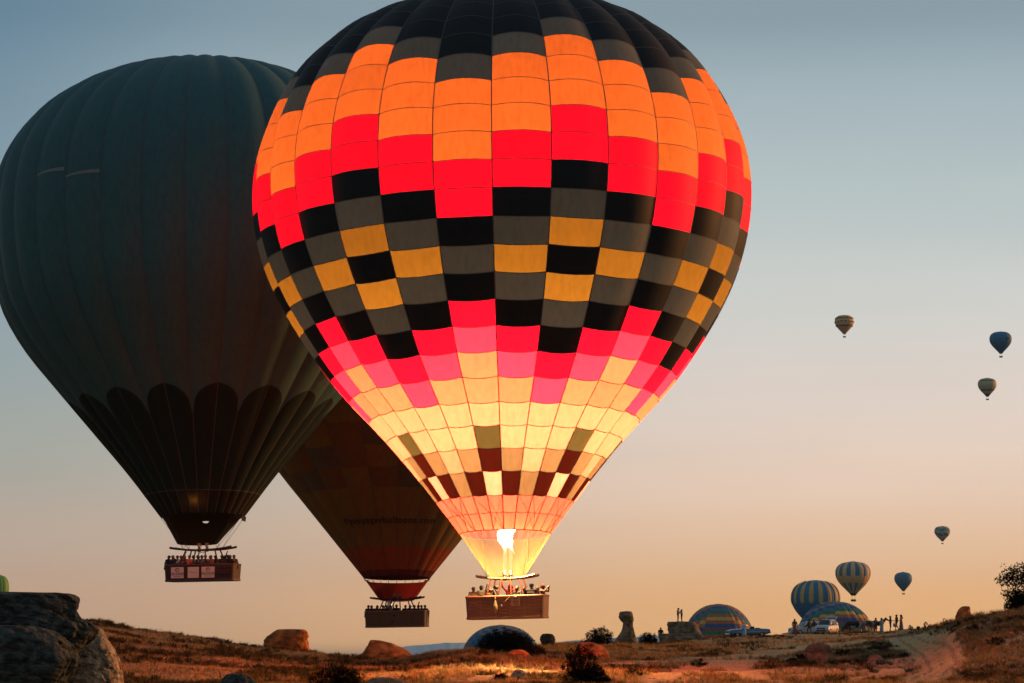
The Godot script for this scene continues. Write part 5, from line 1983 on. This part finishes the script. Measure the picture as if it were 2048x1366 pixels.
	put("pouch", loft([[-0.2, 0.0, 0.34, 0.06, 0.09, 0.06, 0.02], [0.0, -0.03, 0.36, 0.08, 0.11, 0.08, 0.02], [0.2, 0.0, 0.34, 0.06, 0.09, 0.06, 0.02]]), mat("bag_black", Color(0.015, 0.015, 0.016), 0.7), bag)
	put("flap", box(Vector3(0.22, 0.18, 0.02), Transform3D(Basis.IDENTITY, Vector3(0.04, 0.22, 0.11))), mats["board"], bag)
	put("strap", tube([Vector3(-0.15, 0.3, 0), Vector3(0.05, 0.95, -0.08), Vector3(0.16, 0.3, 0)], 0.014, -1, 4), mats["bag_black"], bag)


# ---------------------------------------------------------------- horses: head towards -x
func horse_mesh(grazing: bool) -> ArrayMesh:
	var b := []
	b.append([Vector3(-0.55, 1.12, 0), Vector3(-0.15, 1.08, 0), 0.27, 0.27, 0])
	b.append([Vector3(-0.15, 1.08, 0), Vector3(0.52, 1.16, 0), 0.26, 0.25, 0])
	b.append([Vector3(-0.55, 1.22, 0), Vector3(-0.35, 1.36, 0), 0.16, 0.09, 0])
	b.append([Vector3(0.45, 1.22, 0), Vector3(0.68, 1.12, 0), 0.22, 0.17, 0])
	var poll := Vector3(-1.15, 0.62, 0.05) if grazing else Vector3(-1.12, 1.66, 0)
	var nose := Vector3(-1.38, 0.16, 0.08) if grazing else Vector3(-1.52, 1.40, 0)
	b.append([Vector3(-0.66, 1.18, 0), poll, 0.20, 0.105, 0])
	b.append([poll, poll.lerp(nose, 0.45), 0.105, 0.10, 0])
	b.append([poll.lerp(nose, 0.45), nose, 0.09, 0.062, 0])
	for s in [-1.0, 1.0]:
		b.append([poll + Vector3(0.03, 0.08, s * 0.06), poll + Vector3(0.02 if not grazing else 0.1, 0.2 if not grazing else 0.1, s * 0.075), 0.03, 0.012, 0])
		# fore leg: shoulder, elbow, knee that is a wrist, fetlock, hoof
		var f: float = -0.55 + 0.06 * s
		b.append([Vector3(-0.52, 1.05, s * 0.14), Vector3(f, 0.80, s * 0.15), 0.13, 0.085, 0])
		b.append([Vector3(f, 0.80, s * 0.15), Vector3(f - 0.02, 0.47, s * 0.15), 0.075, 0.052, 0])
		b.append([Vector3(f - 0.02, 0.47, s * 0.15), Vector3(f, 0.14, s * 0.15), 0.046, 0.038, 0])
		b.append([Vector3(f, 0.14, s * 0.15), Vector3(f - 0.05, 0.03, s * 0.15), 0.04, 0.055, 2])
		# hind leg: stifle forward, hock back
		var h: float = 0.58 + 0.08 * s
		b.append([Vector3(0.55, 1.08, s * 0.13), Vector3(h - 0.12, 0.80, s * 0.16), 0.18, 0.11, 0])
		b.append([Vector3(h - 0.12, 0.80, s * 0.16), Vector3(h + 0.14, 0.52, s * 0.15), 0.10, 0.058, 0])
		b.append([Vector3(h + 0.14, 0.52, s * 0.15), Vector3(h + 0.08, 0.15, s * 0.15), 0.05, 0.04, 0])
		b.append([Vector3(h + 0.08, 0.15, s * 0.15), Vector3(h + 0.03, 0.03, s * 0.15), 0.042, 0.056, 2])
	b.append([Vector3(0.80, 1.18, 0), Vector3(0.90, 0.95, 0), 0.05, 0.07, 1])
	b.append([Vector3(0.90, 0.95, 0), Vector3(0.86, 0.48, 0), 0.075, 0.03, 1])
	for k in 6:
		var q := Vector3(-0.52, 1.40, 0).lerp(poll + Vector3(0.04, 0.08, 0), k / 5.0)
		b.append([q, q + Vector3(0.03, -0.12, 0.09), 0.05, 0.025, 1])
	return melt(b, 0.036, 0.06)


func make_horses() -> void:
	var graze := horse_mesh(true)
	var stand := horse_mesh(false)
	var list := [
		[graze, 1703, 287.0, 6.0, 1.0, Color(0.018, 0.010, 0.008), Color(0.008, 0.006, 0.005), "dark brown horse grazing right of the white estate car"],
		[graze, 1731, 285.0, 24.0, 1.0, Color(0.17, 0.145, 0.12), Color(0.05, 0.045, 0.04), "saddled grey horse grazing with its rump towards the right"],
		[stand, 1751, 288.0, 200.0, 0.95, Color(0.010, 0.008, 0.008), Color(0.006, 0.005, 0.005), "black horse beside the rider in dark blue"],
		[graze, 1689, 291.0, 175.0, 0.62, Color(0.04, 0.017, 0.010), Color(0.012, 0.008, 0.006), "small brown foal in front of the patchwork balloon's foot"],
	]
	for q in list:
		var o := MeshInstance3D.new()
		o.name = numbered("horse")
		o.mesh = q[0]
		add_child(o)
		o.position = on_ground(q[1], q[2])
		o.rotation.y = deg_to_rad(q[3])
		o.scale = Vector3.ONE * q[4]
		var regs: Array = q[0].get_meta("regions")
		for k in regs.size():
			var c: Color = [q[5], q[6], Color(0.02, 0.016, 0.012)][regs[k]]
			o.set_surface_override_material(k, mat("horse_%d_%d" % [regs[k], int(c.r * 1000)], c, 0.6))
		tag(o, q[7], "horse")
	var s := on_ground(1731, 285.0)
	var saddle := thing("saddle", "dark saddle and blanket on the grazing grey horse", "saddle", s + Vector3(0, 1.28, 0))
	saddle.rotation.y = deg_to_rad(24.0)
	put("seat", melt([[Vector3(-0.25, 0.12, 0), Vector3(0.05, 0.05, 0), 0.05, 0.07, 0], [Vector3(0.05, 0.05, 0), Vector3(0.28, 0.14, 0), 0.07, 0.05, 0], [Vector3(0.0, 0.05, -0.15), Vector3(0.0, 0.05, 0.15), 0.06, 0.06, 0]], 0.03, 0.05), mats["trim_black"], saddle)
	put("blanket", grid(12, 3, func(u: float, v: float) -> Vector3:
		var a := lerpf(-1.9, 1.9, u)
		return Vector3(lerpf(0.32, -0.32, v), cos(a) * 0.30 - 0.2, sin(a) * 0.31)), mat("blanket_dark", Color(0.012, 0.02, 0.03), 0.9), saddle)


# ---------------------------------------------------------------- plants
class Leaves:                                 # collects leaf-sized faces
	var v := PackedVector3Array()
	var n := PackedVector3Array()
	var c := PackedColorArray()

	func leaf(p: Vector3, dir: Vector3, side: Vector3, long: float, wide: float, col: Color) -> void:
		var up := dir.cross(side).normalized()
		var a := p
		var b := p + dir * long * 0.5 + side * wide * 0.5 + up * wide * 0.15
		var d := p + dir * long * 0.5 - side * wide * 0.5 + up * wide * 0.15
		var e := p + dir * long
		for q in [a, d, e, a, e, b]:
			v.append(q)
			n.append(up)
			c.append(col)

	func mesh() -> ArrayMesh:
		var arr := []
		arr.resize(Mesh.ARRAY_MAX)
		arr[Mesh.ARRAY_VERTEX] = v
		arr[Mesh.ARRAY_NORMAL] = n
		arr[Mesh.ARRAY_COLOR] = c
		var m := ArrayMesh.new()
		m.add_surface_from_arrays(Mesh.PRIMITIVE_TRIANGLES, arr)
		return m


func any_dir(r: RandomNumberGenerator) -> Vector3:
	var z := r.randf_range(-1, 1)
	var a := r.randf() * TAU
	return Vector3(sqrt(1 - z * z) * cos(a), z, sqrt(1 - z * z) * sin(a))


# a bush: stems that fork out of the foot, clumps of leaves at their ends
func bush(called: String, label: String, category: String, foot: Vector3, wide: float, tall: float, clumps: int, per: int, leaf_len: float, col: Color, seed_: int, spiky := false, deep := 0.8) -> void:
	var r := RandomNumberGenerator.new()
	r.seed = seed_
	var t := thing(called, label, category, foot)
	var lv := Leaves.new()
	var st := SurfaceTool.new()
	st.begin(Mesh.PRIMITIVE_TRIANGLES)
	for k in clumps:
		var q := any_dir(r)
		q.y = absf(q.y)
		var rad := pow(r.randf(), 0.38)
		if r.randf() < 0.16:
			rad *= 1.14
		var c := Vector3(q.x * wide * 0.5 * rad, 0.12 * tall + q.y * tall * 0.86 * rad, q.z * wide * 0.5 * rad * deep)
		if k % 3 == 0:
			add_tube(st, [Vector3(c.x * 0.1, -0.05, c.z * 0.1), Vector3(c.x * 0.4, c.y * 0.55, c.z * 0.4), c], 0.016 * tall + 0.004, 0.003, 4)
		var size := wide * r.randf_range(0.05, 0.10)
		var shade := r.randf_range(0.55, 1.45)
		for i in per:
			var d := (any_dir(r) + (q * 0.9 if spiky else Vector3.ZERO) + Vector3(0, 0.55, 0)).normalized()
			var p := c + any_dir(r) * size * pow(r.randf(), 0.5)
			p.y = maxf(p.y, 0.0)
			var side := d.cross(any_dir(r)).normalized()
			var kk := shade * r.randf_range(0.75, 1.25)
			var l := leaf_len * r.randf_range(0.6, 1.35)
			lv.leaf(p, d, side, l, l * (0.22 if spiky else 0.5), Color(col.r * kk, col.g * kk, col.b * kk))
	put("foliage", lv.mesh(), mats["leafage"], t)
	put("stems", st.commit(), mat("bark", Color(0.05, 0.035, 0.025), 0.9), t)


func tree(label: String, foot: Vector3, lean: Vector3, tall: float, wide: float, seed_: int) -> void:
	var r := RandomNumberGenerator.new()
	r.seed = seed_
	var t := thing("tree", label, "tree", foot)
	var trunk := SurfaceTool.new()
	trunk.begin(Mesh.PRIMITIVE_TRIANGLES)
	var top := lean + Vector3(0, tall * 0.8, 0)
	add_tube(trunk, [Vector3(0, -0.3, 0), Vector3(0.03, tall * 0.25, 0.02), Vector3(-0.02, tall * 0.5, 0) + lean * 0.5, top], 0.10, 0.03, 9)
	var lv := Leaves.new()
	var limbs := SurfaceTool.new()
	limbs.begin(Mesh.PRIMITIVE_TRIANGLES)
	for k in 64:
		var h := r.randf_range(0.02, 0.98)
		var az := TAU * k * 0.381 + r.randf() * 0.5
		var reach := wide * 0.5 * (0.72 + 0.28 * sin(PI * pow(h, 0.7))) * r.randf_range(0.7, 1.1)
		var a := Vector3(0, tall * h * 0.75, 0) + lean * h
		var e := a + Vector3(cos(az) * reach, tall * r.randf_range(-0.08, 0.2), sin(az) * reach * 0.8)
		var m := a.lerp(e, 0.5) + Vector3(0, 0.07, 0)
		add_tube(limbs, [a, m, e], 0.035, 0.008, 5)
		for c in 8:
			var q := a.lerp(e, r.randf_range(0.35, 1.08)) + any_dir(r) * wide * 0.055
			var shade := r.randf_range(0.6, 1.4)
			for i in 17:
				var d := (any_dir(r) + Vector3(0, 0.2, 0)).normalized()
				var kk := shade * r.randf_range(0.8, 1.2)
				var l := r.randf_range(0.10, 0.19)
				lv.leaf(q + any_dir(r) * wide * 0.045, d, d.cross(any_dir(r)).normalized(), l, l * 0.55, Color(0.030 * kk, 0.036 * kk, 0.016 * kk))
	put("trunk", trunk.commit(), mats["bark"], t)
	put("limbs", limbs.commit(), mats["bark"], t)
	put("crown", lv.mesh(), mats["leafage"], t)


func tuft(r: RandomNumberGenerator, blades: int, spread: float, wide: float) -> ArrayMesh:       # one metre tall; white, tinted by each copy
	var v := PackedVector3Array()
	var n := PackedVector3Array()
	var c := PackedColorArray()
	for k in blades:
		var a := r.randf() * TAU
		var foot := Vector3(cos(a), 0, sin(a)) * r.randf() * spread * 0.5
		var tip := foot + Vector3(cos(a) * spread * r.randf_range(0.2, 1.0), r.randf_range(0.55, 1.0), sin(a) * spread * r.randf_range(0.2, 1.0))
		var mid := foot.lerp(tip, 0.5) + Vector3(0, 0.12, 0)
		var s := Vector3(cos(a + 1.3), 0, sin(a + 1.3)) * wide * 0.5
		var nn := (tip - foot).cross(s).normalized()
		var kk := r.randf_range(0.7, 1.2)
		for q in [foot - s, mid - s * 0.8, foot + s, foot + s, mid - s * 0.8, mid + s * 0.8, mid - s * 0.8, tip, mid + s * 0.8]:
			v.append(q)
			n.append((nn + Vector3(0, 0.8, 0)).normalized())
			c.append(Color(kk, kk, kk))
	var arr := []
	arr.resize(Mesh.ARRAY_MAX)
	arr[Mesh.ARRAY_VERTEX] = v
	arr[Mesh.ARRAY_NORMAL] = n
	arr[Mesh.ARRAY_COLOR] = c
	var m := ArrayMesh.new()
	m.add_surface_from_arrays(Mesh.PRIMITIVE_TRIANGLES, arr)
	return m


func scatter(called: String, label: String, m: Mesh, count: int, seed_: int, near: float, far: float, half_px: float, choose: Callable) -> void:
	var r := RandomNumberGenerator.new()
	r.seed = seed_
	var xf := []
	var cols := []
	for k in count:
		var d := near * pow(far / near, pow(r.randf(), 0.85))
		var px := 1024.0 + r.randf_range(-half_px, half_px)
		var x := (px - 1024.0) / F * d
		var pick: Array = choose.call(x, -d, r, px)       # [] or [height, width, colour]
		if pick.is_empty():
			continue
		var b := Basis(Vector3.UP, r.randf() * TAU).scaled(Vector3(pick[1], pick[0], pick[1]))
		xf.append(Transform3D(b, Vector3(x, ground_y(x, -d) - 0.02, -d)))
		cols.append(pick[2])
	var mm := MultiMesh.new()
	mm.transform_format = MultiMesh.TRANSFORM_3D
	mm.use_colors = true
	mm.mesh = m
	mm.instance_count = xf.size()
	for k in xf.size():
		mm.set_instance_transform(k, xf[k])
		mm.set_instance_color(k, cols[k])
	var o := MultiMeshInstance3D.new()
	o.name = numbered(called)
	o.multimesh = mm
	o.material_override = mats["plants"]
	add_child(o)
	tag(o, label, "stones" if called == "loose_stones" else "grass", "", "stuff")


func make_plants() -> void:
	var r := RandomNumberGenerator.new()
	r.seed = 77
	scatter("dry_grass", "straw coloured dry grass all over the slopes", tuft(r, 12, 0.5, 0.035), 120000, 5, 100.0, 330.0, 1250.0, func(x: float, z: float, q: RandomNumberGenerator, px: float) -> Array:
		if trail_at(x, z) > 0.25 + 0.5 * q.randf():
			return []
		if bare_at(x, z) > 0.15 + 0.8 * q.randf():
			return []
		var k := patchy.get_noise_2d(x * 0.8, z * 0.5)
		if k > 0.32 + 0.2 * q.randf():
			return []
		var tall := q.randf_range(0.12, 0.30) * (1.0 + 0.7 * maxf(0.0, -k)) * (0.62 if px < 820.0 else 1.0) * (0.5 if z < -225.0 else 1.0)
		var s := q.randf_range(0.7, 1.25)
		var c := Vector3(0.66, 0.405, 0.165).lerp(Vector3(0.40, 0.23, 0.095), q.randf())
		return [tall, tall * q.randf_range(0.9, 1.8), Color(c.x * s, c.y * s, c.z * s)])
	scatter("scrub", "low dark scrub in patches between the grass", tuft(r, 22, 1.1, 0.09), 42000, 6, 100.0, 330.0, 1250.0, func(x: float, z: float, q: RandomNumberGenerator, px: float) -> Array:
		if trail_at(x, z) > 0.12:
			return []
		var k := patchy.get_noise_2d(x * 0.8, z * 0.5) + (0.18 if px > 1840.0 else 0.0)
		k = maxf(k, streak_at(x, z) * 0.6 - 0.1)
		if k < 0.17 + 0.12 * q.randf() + 0.2 * bare_at(x, z):
			return []
		var tall := q.randf_range(0.12, 0.36)
		var s := q.randf_range(0.6, 1.3)
		return [tall, tall * q.randf_range(0.8, 1.5), Color(0.11 * s, 0.075 * s, 0.034 * s)])
	scatter("tall_weeds", "thin tall weed stalks standing above the grass", tuft(r, 5, 0.22, 0.03), 5200, 9, 100.0, 300.0, 1200.0, func(x: float, z: float, q: RandomNumberGenerator, _px: float) -> Array:
		if trail_at(x, z) > 0.1:
			return []
		var tall := q.randf_range(0.25, 0.55)
		var s := q.randf_range(0.6, 1.2)
		return [tall, tall * 0.9, Color(0.26 * s, 0.15 * s, 0.065 * s)])
	var stone := lathe([[0.0, -0.3], [0.4, -0.25], [0.55, 0.0], [0.42, 0.28], [0.15, 0.4], [0.0, 0.41]], 7)
	scatter("loose_stones", "small loose stones strewn over the bare ground", stone, 5200, 13, 100.0, 300.0, 1250.0, func(x: float, z: float, q: RandomNumberGenerator, _px: float) -> Array:
		if maxf(trail_at(x, z), bare_at(x, z)) < 0.2 and q.randf() < 0.8:
			return []
		var size := 0.03 + 0.16 * pow(q.randf(), 4.0)
		var s := q.randf_range(0.6, 1.2)
		return [size * 0.8, size * q.randf_range(0.8, 1.5), Color(0.34 * s, 0.22 * s, 0.115 * s)])
	# bushes
	var g := on_ground(1012, 150.0)
	bush("bush", "large round dark bush in front of the half filled blue patchwork balloon", "bush", g, 3.5, at(1012, 1261, 150.0).y - g.y, 420, 34, 0.105, Color(0.055, 0.042, 0.018), 3)
	g = on_ground(1060, 147.0)
	bush("bush", "low tawny bush spreading right of the large round bush", "bush", g, 1.9, at(1060, 1290, 147.0).y - g.y, 120, 26, 0.07, Color(0.13, 0.075, 0.03), 4)
	g = on_ground(967, 145.0)
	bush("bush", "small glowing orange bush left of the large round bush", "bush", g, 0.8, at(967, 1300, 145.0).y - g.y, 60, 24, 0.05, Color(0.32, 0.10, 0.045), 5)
	var d := 104.0
	g = on_ground(1160, d)
	bush("bush", "tall dark bush right of the lit path below the basket", "bush", g, 1.7, at(1160, 1289, d).y - g.y, 260, 32, 0.065, Color(0.050, 0.044, 0.022), 6)
	g = on_ground(1188, d - 2.0)
	bush("bush", "lower dark bush leaning on the tall dark bush's right side", "bush", g, 1.25, at(1188, 1330, d - 2.0).y - g.y, 150, 32, 0.065, Color(0.038, 0.036, 0.022), 7)
	g = on_ground(678, 62.0)
	bush("bush", "spiky nearly black bush at the bottom edge", "bush", g, 1.62, at(678, 1327, 62.0).y - g.y, 520, 40, 0.055, Color(0.014, 0.018, 0.014), 8, true)
	g = on_ground(1197, 200.0)
	bush("bush", "dark leafy bush left of the rock pillar against the sky", "bush", g, 2.5, at(1197, 1256, 200.0).y - g.y, 210, 22, 0.11, Color(0.028, 0.030, 0.018), 9)
	g = on_ground(1294, 235.0)
	bush("bush", "small dark bush right of the rock pillar", "bush", g, 1.75, at(1294, 1266, 235.0).y - g.y, 160, 24, 0.10, Color(0.024, 0.032, 0.026), 10)
	var crest_bits := [[1816, 1250, 0.5, 250.0], [1831, 1252, 0.4, 240.0], [1846, 1244, 0.7, 230.0], [1858, 1249, 0.8, 222.0], [1884, 1236, 0.6, 190.0], [1895, 1239, 0.6, 186.0]]
	var crest_said := ["first small shrub on the skyline right of the group", "second small shrub on the skyline, lower than its neighbours", "tallest small shrub on the skyline above the dirt track", "broad low shrub where the dark slope begins", "wispy shrub with bare twigs left of the upright boulder", "wispy shrub touching the upright boulder's left side"]
	for k in crest_bits.size():
		var q: Array = crest_bits[k]
		g = on_ground(q[0], q[3])
		bush("shrub", crest_said[k], "shrub", g, q[2], maxf(0.35, at(q[0], q[1], q[3]).y - g.y), 26, 14, 0.085, Color(0.028, 0.026, 0.014), 20 + k, k > 3)
	var low := [[1452, 1296, 70.0], [1505, 1301, 60.0], [1597, 1322, 30.0], [1395, 1334, 40.0], [1268, 1354, 40.0], [1003, 1360, 26.0], [1580, 1326, 24.0], [1680, 1312, 34.0], [1945, 1266, 36.0], [1985, 1294, 40.0]]
	var low_said := ["dark scrub bush on the bank below the blue convertible", "dark scrub bush in the middle of the bare ground", "low bush against the left of the brown boulder", "dark low bush between the two bare tracks", "low bush at the near edge of the lit path", "tiny dark bush beside the small pale boulder", "tiny bush on the track's edge left of the brown boulder", "low brown bush right of the brown boulder", "dark bush just below the upright boulder", "dark bush beside the thin trail on the right slope"]
	for k in low.size():
		var q: Array = low[k]
		var far_off := depth_at(q[0], q[1])
		g = on_ground(q[0], far_off)
		var across: float = q[2] * far_off / F
		bush("low_bush", low_said[k], "bush", g, across, across * 0.42, 60, 22, 0.06, Color(0.045, 0.036, 0.018), 40 + k)
	g = on_ground(2034, 163.0)
	bush("bush", "ragged dark bush at the foot of the tree by the right edge", "bush", g, 2.0, at(2034, 1190, 163.0).y - g.y, 150, 20, 0.13, Color(0.030, 0.034, 0.018), 61)
	g = on_ground(2066, 165.0)
	tree("leafy dark tree cut by the right edge on the crest of the slope", g, Vector3(0.0, 0, 0), at(2066, 1098, 165.0).y - g.y, 5.0, 15)
